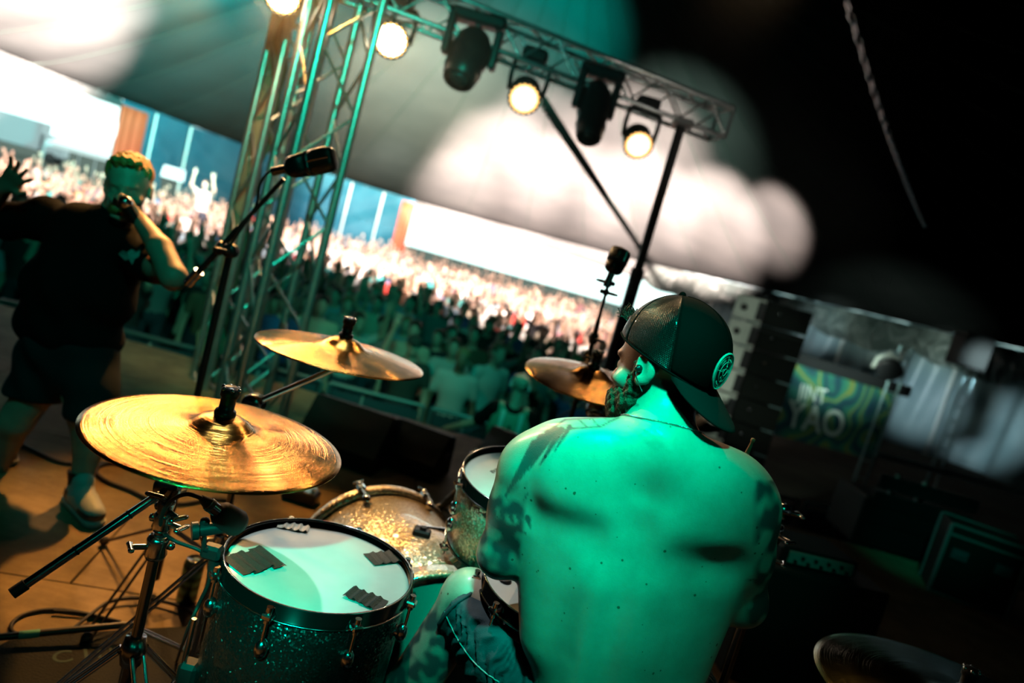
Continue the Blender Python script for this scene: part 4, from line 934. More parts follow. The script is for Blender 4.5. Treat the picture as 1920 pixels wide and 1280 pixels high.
for k in range(46):
    t = (k+.5)/46; c = a.lerp(b_, t)+Vector((0, 0, -.5*t*(1-t))); L = (b_-a).length/46*.62; mb = MB(); F = frame(b_-a, (1, 0, 0) if k % 2 else (0, 0, 1)); pts = [c+F @ Vector((.035*math.cos(q_), 0, L*math.sin(q_))) for q_ in [2*math.pi*j/10 for j in range(10)]]
    mb.tube(pts, .014, 5, True); mb.build('link', M['chrome'], e)
# ---------------------------------------------------------------- speaker monitors at the stage front
def wedge(px, py, w, label, yaw=0.0):
    q = G(px, py); e = empty('floor_monitor', q, label, 'speaker', 'wedge monitors at the stage front'); T = Matrix.Translation(q) @ Matrix.Rotation(yaw, 4, 'Z'); h = w*.62; d = w*.70
    pr = [(0, .0), (0, .08), (d*.50, h), (d*.86, h*.92), (d, 0)]          # profile: y, z
    n = len(pr); mb = MB()
    vs = [(-w/2, y, z) for y, z in pr]+[(w/2, y, z) for y, z in pr]; fs = [tuple(range(n))[::1], tuple(range(n, 2*n))[::-1]]+[(k, n+k, n+(k+1) % n, (k+1) % n) for k in range(n)]
    mb.add(vs, fs, False, T); c = mb.build('cabinet', M['black_wood'], e)
    bv = c.modifiers.new('b', 'BEVEL'); bv.width = .012; bv.segments = 2
    g0 = Vector((0, -.004, .10)); g1 = Vector((0, d*.485, h*.985)); mb = MB(); vs = []; fs = []
    for i in range(15):
        a = -1+2*i/14; bulge = .035*(1-a*a)
        for j in range(7):
            t = j/6; p = g0.lerp(g1, t); b2 = bulge*math.sin(math.pi*max(.08, min(.92, t))); vs.append((a*w*.475, p.y-b2, p.z+b2*.6))
    for i in range(14):
        for j in range(6): fs.append((i*7+j, (i+1)*7+j, (i+1)*7+j+1, i*7+j+1))
    mb.add(vs, fs, True, T); mb.build('grille', M['mon_grille'], e)
    mb = MB()
    for s in (-1, 1): mb.box((s*w*.505, d*.45, h*.5), (.012, .12, .05), T, .005)
    mb.build('side_handle', M['rubber'], e)
M['mon_grille'] = mat('monitor_grille', (.05, .05, .045), .38, .4, bump=.3, bscale=400)
wedge(748, 884, .44, 'wedge monitor with orange reflection on its grille, beyond the bass drum', R(-14))
wedge(620, 868, .52, 'dark wedge monitor left of the orange lit one', R(-8))
wedge(935, 905, .48, 'dark wedge monitor behind the rack tom, left of the drummer\'s shoulder', R(-26))
# crowd barrier
M['barrier'] = mat('barrier_metal', (.22, .36, .38), .45, .6); M['barrier_panel'] = mat('barrier_panel', (.05, .13, .16), .5, .3)
B0 = G(215, 616, -.25); B1 = G(875, 782, -.25); bdir = (B1-B0); bdir.z = 0; bdir.normalize(); bn = Vector((bdir.y, -bdir.x, 0))
for k in range(-3, 9):
    s0 = B0+bdir*k*1.05; s1 = s0+bdir*.97; zt = -.25; mid = (s0+s1)/2
    where = ['far left edge behind the singer', 'left edge behind the singer', 'behind the singer\'s legs', 'right of the singer', 'behind the nearest cymbal\'s left', 'at the foot of the lattice tower', 'below the middle cymbal', 'left of the man in the white shirt', 'in front of the man in the white shirt', 'behind the security man', 'behind the drummer\'s neck', 'behind the drummer\'s head'][k+3]
    e = empty('crowd_barrier', (mid.x, mid.y, GZ), 'steel crowd barrier section '+where, 'barrier', 'crowd barrier sections')
    mb = MB(); mb.cyl((s0.x, s0.y, zt), (s1.x, s1.y, zt), .024, n=10); mb.build('top_rail', M['barrier'], e)
    T = Matrix((bdir, bn, Vector((0, 0, 1)))).transposed().to_4x4(); T.translation = Vector((mid.x, mid.y, (zt+GZ)/2))
    mb = MB(); mb.box((0, 0, .0), (.90, .012, zt-GZ-.12), T); mb.build('panel', M['barrier_panel'], e)
    for s in (s0, s1): mb = MB(); mb.cyl((s.x, s.y, GZ), (s.x, s.y, zt), .022, n=8); mb.build('post', M['barrier'], e)
    mb = MB(); p = Vector((s0.x, s0.y, 0))+bdir*.35; mb.cyl((p.x, p.y, zt-.05), (p.x+bn.x*.55, p.y+bn.y*.55, GZ+.02), .016, n=8); mb.build('rear_strut', M['barrier'], e)
    mb = MB(); mb.box((0, -.33, -(zt-GZ)/2+.01), (.95, .7, .02), T); mb.build('foot_plate', M['barrier_panel'], e)
# ---------------------------------------------------------------- line array, banner, scaffold on the right
M['plate'] = mat('pale_side_plate', (.42, .46, .42), .5, noise=.1, nscale=4)
dA = 9.0; M['stack_black'] = mat('matt_black_cabinet', (.004, .006, .005), .8, spec=.1)
pa = [(1447+(-10.5)*k, 590+45.5*k) for k in range(7)]
c0 = P(*pa[0], dA); base = Vector((c0.x, c0.y, 0)); yaw = R(-58)
names = ['topmost cabinet of the speaker stack', 'second cabinet from the top of the speaker stack', 'third cabinet from the top of the speaker stack', 'fourth cabinet from the top of the speaker stack', 'fifth cabinet from the top of the speaker stack', 'sixth cabinet from the top of the speaker stack', 'lowest cabinet of the speaker stack']
rgt = Vector((math.cos(R(-18)), math.sin(R(-18)), 0)); bck = Vector((-rgt.y, rgt.x, 0))
for k in range(7):
    z = c0.z-k*.325; p = Vector((base.x, base.y, z)); e = empty('speaker_cabinet', p-Vector((0, 0, .15)), names[k]+', with pale side plate', 'speaker', 'line array speaker cabinets')
    T = Matrix((rgt, bck, Vector((0, 0, 1)))).transposed().to_4x4(); T.translation = p
    mb = MB(); mb.add([(-.10, -.2, -.155), (.46, -.27, -.145), (.46, .35, -.145), (-.10, .45, -.155), (-.10, -.2, .155), (.46, -.27, .145), (.46, .35, .145), (-.10, .45, .155)], [(0, 3, 2, 1), (4, 5, 6, 7), (0, 1, 5, 4), (1, 2, 6, 5), (2, 3, 7, 6), (3, 0, 4, 7)], False, T); mb.build('cabinet', M['stack_black'], e)
    mb = MB(); mb.box((-.29, -.215, 0), (.37, .03, .30), T, .006); mb.build('side_plate', M['plate'], e)
    mb = MB(); mb.box((-.15, -.238, 0), (.09, .012, .24), T, .003); mb.build('plate_edge', M['black_metal'], e)
    mb = MB(); mb.lathe([(0, 0), (.045, 0), (.045, .006), (0, .006)], T @ Matrix.Translation((-.36, -.232, .0)) @ Matrix.Rotation(R(90), 4, 'X'), 16); mb.build('handle_hole', M['rubber'], e)
    mb = MB(); mb.sph((.09, -.245, .03), .020, 10, (1, .5, 1), T); mb.build('knob', M['chrome'], e)
    mb = MB(); mb.box((.38, -.28, -.155), (.16, .012, .012), T); mb.build('rigging_bar', M['barrier'], e)
m = mat('painted_banner', (.02, .12, .10), .6); nt, b = nodes(m); tc = nt.nodes.new('ShaderNodeTexCoord')
nq = nt.nodes.new('ShaderNodeTexNoise'); nq.inputs['Scale'].default_value = .75; nq.inputs['Detail'].default_value = .6; nq.inputs['Distortion'].default_value = .6
nt.links.new(tc.outputs['Object'], nq.inputs['Vector']); mu = nt.nodes.new('ShaderNodeMath'); mu.operation = 'MULTIPLY'; mu.inputs[1].default_value = 9.0; nt.links.new(nq.outputs['Fac'], mu.inputs[0]); wv = nt.nodes.new('ShaderNodeMath'); wv.operation = 'FRACT'; nt.links.new(mu.outputs[0], wv.inputs[0]); r = nt.nodes.new('ShaderNodeValToRGB'); el = r.color_ramp.elements
el[0].color = (.008, .04, .07, 1); el[1].color = (.008, .04, .07, 1); el[1].position = .95
for ps, cl in ((.30, (.02, .16, .12, 1)), (.48, (.05, .20, .10, 1)), (.60, (.22, .22, .03, 1)), (.68, (.02, .18, .12, 1)), (.82, (.02, .10, .10, 1))): x = el.new(ps); x.color = cl
nt.links.new(wv.outputs[0], r.inputs['Fac']); nt.links.new(r.outputs['Color'], b.inputs['Base Color']); M['banner'] = m
dB = 15.5; bA = P(1462, 668, dB); bB = P(1682, 722, dB+.8); bC = P(1642, 862, dB+.8); bD = P(1440, 812, dB)
e = empty('banner', (bD+bC)/2, 'painted swirl banner with pale block letters between speaker stack and scaffold', 'banner')
mb = MB(); n_ = ((bB-bA).cross(bD-bA)).normalized(); mb.add([bA, bB, bC, bD]+[v+n_*.02 for v in (bA, bB, bC, bD)], [(0, 1, 2, 3), (4, 7, 6, 5), (0, 4, 5, 1), (1, 5, 6, 2), (2, 6, 7, 3), (3, 7, 4, 0)], False); mb.build('cloth', M['banner'], e)
nn = -n_ if n_.y > 0 else n_; 
xd = (bB-bA).normalized(); yd = (bA-bD); yd = (yd-xd*yd.dot(xd)).normalized(); nn = xd.cross(yd)
M['letter'] = mat('pale_banner_paint', (.50, .62, .58), .6)
for tx, px, py, sz, sx_ in (('JINT', 1522, 740, .50, .80), ('YAO', 1528, 788, .86, .88)):
    c = on_plane(px, py, bA, nn)+nn*.03; text_obj('lettering', tx, sz, Matrix.Translation(c) @ Matrix((xd, yd, nn)).transposed().to_4x4(), M['letter'], e, .004, sx=sx_)
mb = MB(); a = P(1425, 650, dB-.4); b_ = P(1705, 735, dB+.2); mb.box((0, 0, (b_-a).length/2), (.26, .12, (b_-a).length), TM(a, b_-a, (0, 0, 1)), .01); tag(mb.build('black_beam', M['black_metal']), 'black horizontal beam right above the painted banner', 'beam')
def scaffold(p0, p1, d, label):
    a = P(*p0, d); b_ = P(*p1, d); b_.x = a.x; b_.y = a.y; e = empty('scaffold_ladder', (a.x, a.y, GZ), label, 'scaffold', 'scaffold ladder posts')
    for s in (-.13, .13): mb = MB(); mb.cyl((a.x+s, a.y, GZ), (a.x+s, a.y, a.z), .028, n=8); mb.build('upright', M['barrier'], e)
    k = 0
    while GZ+.3+k*.4 < a.z: mb = MB(); mb.cyl((a.x-.13, a.y, GZ+.3+k*.4), (a.x+.13, a.y, GZ+.3+k*.4), .018, n=6); mb.build('rung', M['barrier'], e); k += 1
scaffold((1700, 650), (1640, 860), 14.8, 'scaffold ladder post at the right end of the banner'); scaffold((1842, 640), (1780, 880), 18, 'scaffold ladder post between the two bright silver cloths')
mb = MB(); a = P(1640, 850, 14.6); b_ = P(1960, 935, 15.5); mb.cyl(a, b_, .05); tag(mb.build('scaffold_rail', M['barrier']), 'horizontal scaffold rail below the bright silver cloths', 'rail')
c = P(1818, 658, 17.5); e = empty('hung_speaker', c, 'small black loudspeaker box hung on the scaffold at the eave', 'speaker'); mb = MB(); mb.box(c, (.75, .6, .85), None, .04); mb.build('cabinet', M['rug'], e); mb = MB(); mb.box(c+Vector((0, -.31, 0)), (.66, .02, .76), None, .01); mb.build('grille', M['rug'], e)
c = P(1668, 690, 14.0); e = empty('floodlight', c, 'black floodlight with a pale bracket above the banner\'s right end', 'lamp'); mb = MB(); mb.lathe([(0, -.2), (.14, -.18), (.24, 0), (.25, .10), (.22, .12), (0, .10)], TM(c, (-.2, -.8, -.5)), 24); mb.build('housing', M['black_metal'], e)
mb = MB(); mb.tube([P(1636, 688, 13.9), P(1646, 670, 13.9), P(1668, 664, 13.9), P(1690, 676, 13.9), P(1697, 655, 13.9)], .045, 8); mb.build('bracket', M['plate'], e)
# side of stage: flight case, console table
c = G(1800, 1118); e = empty('flight_case', c, 'black flight case with metal edges and two handles, right of the stage', 'case'); T = Matrix.Translation(c) @ Matrix.Rotation(R(-22), 4, 'Z'); w_, d_, h_ = .46, .34, .50
mb = MB(); mb.box((0, 0, h_/2), (w_, d_, h_), T, .006); mb.build('body', M['black_wood'], e)
for x in (-1, 1):
    for y in (-1, 1): mb = MB(); mb.box((x*w_/2, y*d_/2, h_/2), (.022, .022, h_), T, .004); mb.build('corner_edge', M['barrier'], e)
for z in (.01, h_*.86, h_):
    for y in (-1, 1): mb = MB(); mb.box((0, y*d_/2, z), (w_, .020, .018), T, .004); mb.build('edge_rail', M['barrier'], e)
for x in (-.13, .13): mb = MB(); mb.box((x, -d_/2-.005, h_*.62), (.10, .012, .07), T, .004); mb.box((x, -d_/2-.014, h_*.62), (.06, .012, .02), T, .004); mb.build('handle', M['barrier_panel'], e)
c = P(1530, 1050, 2.9); T = Matrix.Translation((c.x, c.y, 0)) @ Matrix.Rotation(R(8), 4, 'Z'); zt = c.z-.04
e = empty('side_table', (c.x, c.y, 0), 'black cloth covered table right of the drummer carrying a console', 'table'); mb = MB(); mb.box((0, .15, zt/2), (.62, .5, zt), T, .01); mb.build('cloth_cover', M['rug'], e)
e = empty('mixing_console', (c.x, c.y, zt), 'small console with a pale lit panel on the black table', 'console'); mb = MB(); mb.box((0, .10, zt+.04), (.36, .26, .075), T, .01); mb.build('body', M['black_metal'], e)
mb = MB(); mb.box((0, -.035, zt+.042), (.30, .01, .052), T, .002); mb.build('front_panel', M['plate'], e)
for k in range(9): mb = MB(); mb.cyl(T @ Vector((-.12+.03*k, -.04, zt+.03+.02*(k % 2))), T @ Vector((-.12+.03*k, -.052, zt+.03+.02*(k % 2))), .007, n=8); mb.build('knob', M['rubber'], e)
q0 = P(1700, 930, 5.6); e = empty('equipment_rack', (q0.x, q0.y, 0), 'tall dark equipment rack behind the console at stage right', 'rack'); mb = MB(); mb.box((q0.x, q0.y, (q0.z-.04)/2), (.9, .5, q0.z-.04), None, .02); mb.build('body', M['black_wood'], e)
for k in range(4): mb = MB(); mb.box((q0.x, q0.y-.252, .12+k*.14), (.8, .01, .11), None, .003); mb.build('rack_panel', M['black_metal'], e)
for px, lab in ((1673, 'left of two small bottles standing on the dark rack'), (1728, 'right of two small bottles standing on the dark rack')):
    q = P(px, 920, 5.5); q.z = q0.z-.04; e = empty('water_bottle', q, lab, 'bottle', 'bottles on the rack'); mb = MB(); mb.lathe([(0, 0), (.03, .002), (.032, .02), (.032, .13), (.012, .17), (.012, .19)], Matrix.Translation(q), 16); mb.build('body', M['bottle'] if 'bottle' in M else M.setdefault('bottle', mat('bottle_plastic', (.3, .5, .5), .1, coat=.5)), e); mb = MB(); mb.cyl(q+Vector((0, 0, .185)), q+Vector((0, 0, .205)), .014); mb.build('cap', M['white'], e)
# ---------------------------------------------------------------- people
def skin_mat(name, c, rough=.5, emis=None):
    m = mat(name, c, rough, noise=.12, nscale=14); nt, b = nodes(m); b.inputs['Subsurface Weight'].default_value = 0.0; return m
M['skin'] = skin_mat('skin', (.62, .40, .29))
m = mat('crowd_skin', (.6, .4, .3), .5); nt, b = nodes(m); oi = nt.nodes.new('ShaderNodeObjectInfo'); r = nt.nodes.new('ShaderNodeValToRGB'); r.color_ramp.elements[0].color = (.62, .42, .32, 1); r.color_ramp.elements[1].color = (.74, .52, .42, 1)
x = r.color_ramp.elements.new(.12); x.color = (.30, .17, .11, 1); x = r.color_ramp.elements.new(.2); x.color = (.66, .44, .33, 1); nt.links.new(oi.outputs['Random'], r.inputs['Fac']); nt.links.new(r.outputs['Color'], b.inputs['Base Color']); M['cskin'] = m
m = mat('crowd_top', (.5, .5, .5), .8); nt, b = nodes(m); oi = nt.nodes.new('ShaderNodeObjectInfo'); nt.links.new(oi.outputs['Color'], b.inputs['Base Color']); M['ctop'] = m
m = mat('crowd_bottoms', (.05, .06, .09), .8); M['cbot'] = m
m = mat('crowd_hair', (.05, .03, .02), .6); nt, b = nodes(m); oi = nt.nodes.new('ShaderNodeObjectInfo'); ma = nt.nodes.new('ShaderNodeMath'); ma.operation = 'FRACT'; mu = nt.nodes.new('ShaderNodeMath'); mu.operation = 'MULTIPLY'; mu.inputs[1].default_value = 7.31
nt.links.new(oi.outputs['Random'], mu.inputs[0]); nt.links.new(mu.outputs[0], ma.inputs[0]); r = nt.nodes.new('ShaderNodeValToRGB'); r.color_ramp.elements[0].color = (.02, .012, .01, 1); r.color_ramp.elements[1].color = (.42, .28, .14, 1); x = r.color_ramp.elements.new(.6); x.color = (.09, .05, .03, 1)
nt.links.new(ma.outputs[0], r.inputs['Fac']); nt.links.new(r.outputs['Color'], b.inputs['Base Color']); M['chair'] = m
def head_sdf(s, c, Fm, sc=1.0, hair='short', ids=(0, 3), fine=True, neck=None, ears=True):
    """c = centre of the head between the ears, Fm columns = right, forward, up"""
    c = np3(c); Fm = np.array(Fm, float); X, Y, Z = Fm[:, 0], Fm[:, 1], Fm[:, 2]; q = lambda x, y, z: c+sc*(x*X+y*Y+z*Z); S, H_ = ids
    s.ell(q(0, -.008, .035), (.074*sc, .094*sc, .082*sc), Fm, k=.01, mid=S)
    s.ell(q(0, .022, -.035), (.056*sc, .070*sc, .078*sc), Fm, k=.035*sc, mid=S)
    s.ell(q(0, .060, -.088), (.026*sc, .026*sc, .020*sc), Fm, k=.03*sc, mid=S)
    if fine:
        s.ell(q(0, .080, .012), (.045*sc, .018*sc, .012*sc), Fm, k=.015*sc, mid=S)      # brow
        for e in (-1, 1):
            s.ell(q(e*.031, .090, -.006), (.015*sc, .012*sc, .010*sc), Fm, k=.012*sc, op='sub'); s.ell(q(e*.031, .076, -.008), (.012*sc, .012*sc, .010*sc), Fm, k=.003, mid=S)
            s.ell(q(e*.042, .062, -.036), (.020*sc, .022*sc, .016*sc), Fm, k=.02*sc, mid=S)
        s.cap(q(0, .086, .002), q(0, .108, -.034), .007*sc, .012*sc, k=.010, mid=S)
        for e in (-1, 1): s.ell(q(e*.011, .100, -.037), (.008*sc, .010*sc, .007*sc), Fm, k=.006, mid=S)
        s.ell(q(0, .090, -.058), (.024*sc, .012*sc, .006*sc), Fm, k=.006, mid=S); s.ell(q(0, .089, -.069), (.020*sc, .012*sc, .007*sc), Fm, k=.006, mid=S)
        s.ell(q(0, .102, -.0635), (.022*sc, .012*sc, .0020*sc), Fm, k=.004, op='sub')
    if ears:
        for e in (-1, 1):
            s.ell(q(e*.077, -.006, -.008), (.010*sc, .018*sc, .031*sc), Fm, k=.008, mid=S)
            if fine: s.ell(q(e*.084, .0, -.006), (.006*sc, .009*sc, .018*sc), Fm, k=.004, op='sub')
    if hair == 'short':
        s.ell(q(0, -.018, .048), (.083*sc, .098*sc, .083*sc), Fm, k=.006, mid=H_)
    elif hair == 'long':
        s.ell(q(0, -.018, .045), (.087*sc, .100*sc, .086*sc), Fm, k=.01, mid=H_); s.cap(q(0, -.055, 0), q(0, -.075, -.17), .075*sc, .050*sc, k=.03, mid=H_, flat=Y, fs=.6)
    elif hair == 'cap':
        s.ell(q(0, -.012, .048), (.086*sc, .100*sc, .085*sc), Fm, k=.004, mid=1); s.ell(q(0, .125, .040), (.055*sc, .055*sc, .008*sc), Fm, k=.01, mid=1)
I3 = np.eye(3)
def face_frame(yaw, pitch=0.0, roll=0.0):
    """right, forward, up for a head that looks along yaw (0 = +y, positive = to the left), pitch up positive"""
    Mx = Matrix.Rotation(yaw, 3, 'Z') @ Matrix.Rotation(pitch, 3, 'X') @ Matrix.Rotation(roll, 3, 'Y'); return np.array(Mx)
def crowd_mesh(pose, h=.028, hair='short', fine=False, female=False):
    s = SDF((-.62, -.55, -.03), (.62, .4, 2.35), h); k = .03; w_ = .93 if female else 1.0
    Fh = np.array(Matrix.Rotation(math.pi, 3, 'Z')); hd = (0, -.03, 1.63)
    s.cap((0, .0, 1.42), (0, -.015, 1.55), .055, .052, k=.03, mid=0)
    head_sdf(s, hd, Fh, 1.0, hair, (0, 3), fine)
    s.ell((0, 0, 1.27), (.19*w_, .12, .20), k=k, mid=1); s.ell((0, .0, 1.05), (.155*w_, .105, .18), k=.06, mid=1); s.cap((-.15*w_, 0, 1.41), (.15*w_, 0, 1.41), .055, k=.05, mid=1)
    s.ell((0, .005, .93), (.165, .12, .13), k=.04, mid=2)
    for e in (-1, 1):
        s.cap((e*.09, 0, .90), (e*.10, -.01, .50), .088, .058, k=.02, mid=2); s.cap((e*.10, -.01, .50), (e*.11, .02, .09), .058, .040, k=.02, mid=2); s.cap((e*.11, .03, .04), (e*.115, -.12, .035), .042, .036, k=.02, mid=2)
        sh = np.array((e*.19*w_, 0, 1.40)); up = pose in ('both', 'wave') or (pose == 'one' and e == 1) or (pose == 'phone' and e == -1)
        if up:
            el = sh+np.array((e*.10, -.16, .14)); ha = el+np.array((-e*.05, -.06, .27))
            if pose == 'wave': el = sh+np.array((e*.19, -.05, .17)); ha = el+np.array((e*.06, -.05, .27))
        elif pose == 'clap' : el = sh+np.array((e*.08, -.12, -.24)); ha = sh+np.array((-e*.15, -.36, -.10))
        elif pose == 'rail': el = sh+np.array((e*.08, -.08, -.26)); ha = el+np.array((-e*.02, -.24, -.04))
        else: el = sh+np.array((e*.07, .03, -.30)); ha = el+np.array((-e*.01, -.10, -.24))
        s.cap(sh, sh*.45+el*.55, .062, .055, k=.03, mid=1); s.cap(sh*.45+el*.55, el, .046, .040, k=.01, mid=0); s.cap(el, ha, .040, .027, k=.01, mid=0)
        d = (ha-el)/np.linalg.norm(ha-el); s.cap(ha, ha+d*.06, .036, .034, k=.012, mid=0, flat=(1, 0, 0) if up else None, fs=1.0)
        if up:
            sp = (.7 if pose != 'one' else .3)
            for f in range(4): t = (f-1.5)*.22*sp; v = np.array((t, -.1, 1.0)); v /= np.linalg.norm(v); s.cap(ha+d*.07+np.array((.018*(f-1.5), 0, 0)), ha+d*.07+np.array((.018*(f-1.5), 0, 0))+v*.085, max(.011, h*.45), k=.004, mid=0)
            v = np.array((-e*.7, -.2, .6)); s.cap(ha+d*.02, ha+d*.02+v*.07, max(.012, h*.45), k=.006, mid=0)
    me, W = s.mesh('person', [M['cskin'], M['ctop'], M['cbot'], M['chair']], smooth=1); return me
t0 = time.time()
POSES = [('both', 'short', 'with both arms raised'), ('one', 'short', 'with one arm raised'), ('wave', 'long', 'long haired, arms spread high'), ('clap', 'short', 'clapping'), ('down', 'long', 'long haired, arms down'), ('down', 'short', 'with arms down'), ('phone', 'cap', 'in cap, one hand up'), ('both', 'long', 'long haired, both arms raised')]
CM = [(crowd_mesh(p, .030, hr, False, hr == 'long'), d) for p, hr, d in POSES]
CF = [(crowd_mesh(p, .016, hr, True, hr == 'long'), d) for p, hr, d in [POSES[k] for k in (0, 1, 3, 5, 6, 4)]]
TOPS = [('white', (.80, .78, .76)), ('black', (.03, .03, .035)), ('grey', (.30, .30, .31)), ('red', (.60, .05, .04)), ('blue', (.08, .16, .42)), ('pink', (.80, .32, .40)), ('teal', (.05, .34, .34)), ('cream', (.72, .62, .48)), ('pale blue', (.45, .60, .72)), ('brown', (.25, .13, .08))]
TW = [5, 5, 3, 1.2, 2, 1.4, 1.4, 3, 2.5, 1.5]
cr = random.Random(11); pts = []; cell = {}
def try_pt(x, y, s):
    key = (int(x//1.2), int(y//1.2))
    for i in (-1, 0, 1):
        for j in (-1, 0, 1):
            for (a, b_) in cell.get((key[0]+i, key[1]+j), []):
                if (a-x)**2+(b_-y)**2 < s*s: return False
    cell.setdefault(key, []).append((x, y)); return True
FIX = []      # people with a place of their own, filled first
def fix(px, py, headz, face, top, label, hgt=1.0):
    q = G(px, py, GZ+1.63*hgt+.02); dd_ = (Vector((q.x, q.y, 0))-Vector((B0.x, B0.y, 0))).dot(-bn); q = q-bn*max(0, .64-dd_); try_pt(q.x, q.y, 0); FIX.append((q.x, q.y, face, top, label, hgt))
fix(852, 648, 0, 2, (.62, .66, .64), 'man in the pale shirt just behind the man in the white T-shirt at the barrier')
fix(868, 672, 0, 3, (.80, .82, .80), 'man in a white printed T-shirt leaning at the barrier, front row')
fix(770, 660, 0, 4, (.05, .07, .06), 'capped person in dark top, front row left of the two men in pale shirts')
fix(1010, 664, 0, 1, (.03, .05, .05), 'dark clad person with raised arm, second row above the security man')
fix(775, 560, 0, 0, (.03, .34, .24), 'green shirted person holding both hands up, dark haired, mid crowd above the middle cymbal')
fix(925, 600, 0, 1, (.04, .06, .06), 'dark clad person with one arm up, third row right of the men in pale shirts')
fix(22, 475, 0, 4, (.20, .34, .05), 'person in a yellow green cap near the left edge below the singer\'s raised arm')
def inside(x, y):
    dx, dy = x-APEX[0], y-APEX[1]; return math.hypot(dx, dy) < rim(math.atan2(dy, dx))-1.0
for _ in range(26000):
    d = 7.6+36*cr.random()**1.25; px = cr.uniform(-70, 1345); q = P(px, 640, 1); az = math.atan2(q.x, q.y); x, y = d*math.tan(az), d
    if abs(x) > 24 or not inside(x, y): continue
    rel = (Vector((x, y, 0))-Vector((B0.x, B0.y, 0))); dist = rel.dot(-bn)
    if dist < .66: continue
    sp = .50+.016*max(0, dist-1)
    if try_pt(x, y, sp): pts.append((x, y, math.hypot(x, y)))
pts.sort(key=lambda t: t[2])
def zone(x, y):
    u, v, d = J((x, y, .2)); col = ['far left', 'left of tower', 'behind tower', 'right of tower', 'left of middle', 'in middle', 'right of middle', 'near crank pole'][max(0, min(7, int((u+70)/175)))]
    row = 'front rows' if d < 9.6 else 'near rows' if d < 12 else 'middle rows' if d < 15.5 else 'back rows'; return col, row
seen = {}
for x, y, face, top, label, hg in FIX:
    o = bpy.data.objects.new('person', CF[face][0]); C.objects.link(o); o.location = (x, y, GZ); o.color = (*top, 1); o.rotation_euler.z = -math.atan2(-x, y)*.0+math.atan2(-x, -(-y))*.0; o.rotation_euler.z = math.atan2(y, x)-math.pi/2; tag(o, label, 'person', 'festival crowd')
NI = 290
for i, (x, y, d) in enumerate(pts[:NI]):
    u, v, dd = J((x, y, .3)); src = CF if dd < 11.5 else CM; k = cr.randrange(len(src)); me, ds = src[k]
    if dd < 9.2 and cr.random() < .5: me, ds = CF[3]
    tn, tc_ = cr.choices(TOPS, TW)[0]; j = cr.uniform(.8, 1.15); o = bpy.data.objects.new('person', me); C.objects.link(o); o.location = (x, y, GZ); o.color = (*[min(1, c*j) for c in tc_], 1)
    o.rotation_euler.z = math.atan2(y, x)-math.pi/2+cr.gauss(0, .35); z_ = cr.uniform(.93, 1.07); o.scale = (z_, z_, z_)
    col, row = zone(x, y); tag(o, f'{tn} topped person {ds}, {row}, {col}', 'person', 'festival crowd')
from collections import defaultdict
dup_ = defaultdict(list)
for o in C.objects:
    if o.get('group') == 'festival crowd': dup_[o['label']].append(o)
for lb, os_ in dup_.items():
    if len(os_) > 1:
        os_.sort(key=lambda o: o.location.length)
        for o, wd in zip(os_, ['nearest', 'farther'] if len(os_) == 2 else ['nearest', 'second', 'third', 'fourth', 'fifth', 'sixth']): o['label'] = wd+' '+lb
vs = []; fs = []; cols = []; mi = []
BASE = [(np.array([v.co for v in me.vertices]), [tuple(p.vertices) for p in me.polygons], [p.material_index for p in me.polygons]) for me, _ in [(crowd_mesh(p, .055, 'short'), 0) for p in ('both', 'one', 'wave', 'down')]]
V = []; FF = []; MI = []; CC = []; off = 0
rest = pts[NI:]
for (x, y, d) in rest:
    b_v, b_f, b_m = BASE[cr.choices((0, 1, 2, 3), (3, 2, 2, 5))[0]]; a = math.atan2(y, x)-math.pi/2+cr.gauss(0, .4); z_ = cr.uniform(.92, 1.08); ca, sa_ = math.cos(a), math.sin(a)
    v2 = b_v*z_; V.append(np.stack([v2[:, 0]*ca-v2[:, 1]*sa_+x, v2[:, 0]*sa_+v2[:, 1]*ca+y, v2[:, 2]+GZ], 1)); FF.append(np.array(b_f)+off); MI += b_m; off += len(b_v)
    tn, tc_ = cr.choices(TOPS, TW)[0]; CC.append(np.tile((*tc_, 1), (len(b_v), 1)))
V = np.concatenate(V); FF = np.concatenate(FF); CC = np.concatenate(CC)
me = bpy.data.meshes.new('crowd'); me.vertices.add(len(V)); me.vertices.foreach_set('co', V.ravel()); me.loops.add(FF.size); me.loops.foreach_set('vertex_index', FF.ravel().astype(np.int32)); me.polygons.add(len(FF)); me.polygons.foreach_set('loop_start', (np.arange(len(FF))*4).astype(np.int32)); me.update(calc_edges=True)
ca_ = me.color_attributes.new('top', 'FLOAT_COLOR', 'POINT'); ca_.data.foreach_set('color', CC.ravel())
m = mat('far_crowd_top', (.5, .5, .5), .8); nt, b = nodes(m); at = nt.nodes.new('ShaderNodeAttribute'); at.attribute_name = 'top'; nt.links.new(at.outputs['Color'], b.inputs['Base Color']); M['ftop'] = m
for mm in (M['cskin'], m, M['cbot'], M['chair']): me.materials.append(mm)
me.polygons.foreach_set('material_index', np.array(MI, np.int32)); me.polygons.foreach_set('use_smooth', [True]*len(FF)); me.update()
o = link('distant_crowd', me, None, 'stuff'); tag(o, 'dense far part of the festival crowd filling the tent to the openings', 'crowd')
# one person carried on another's shoulders, against the blue cloth
q = G(388, 362, GZ+2.35); o = bpy.data.objects.new('person', CF[0][0]); C.objects.link(o); q = P(388, 345, 17); o.location = (q.x, q.y, GZ+.95); o.color = (.8, .75, .7, 1); o.rotation_euler.z = 0; tag(o, 'pale topped person riding on somebody\'s shoulders above the crowd, before the blue cloth', 'person', 'festival crowd')
print('crowd', len(pts), 'faces', len(FF), time.time()-t0)
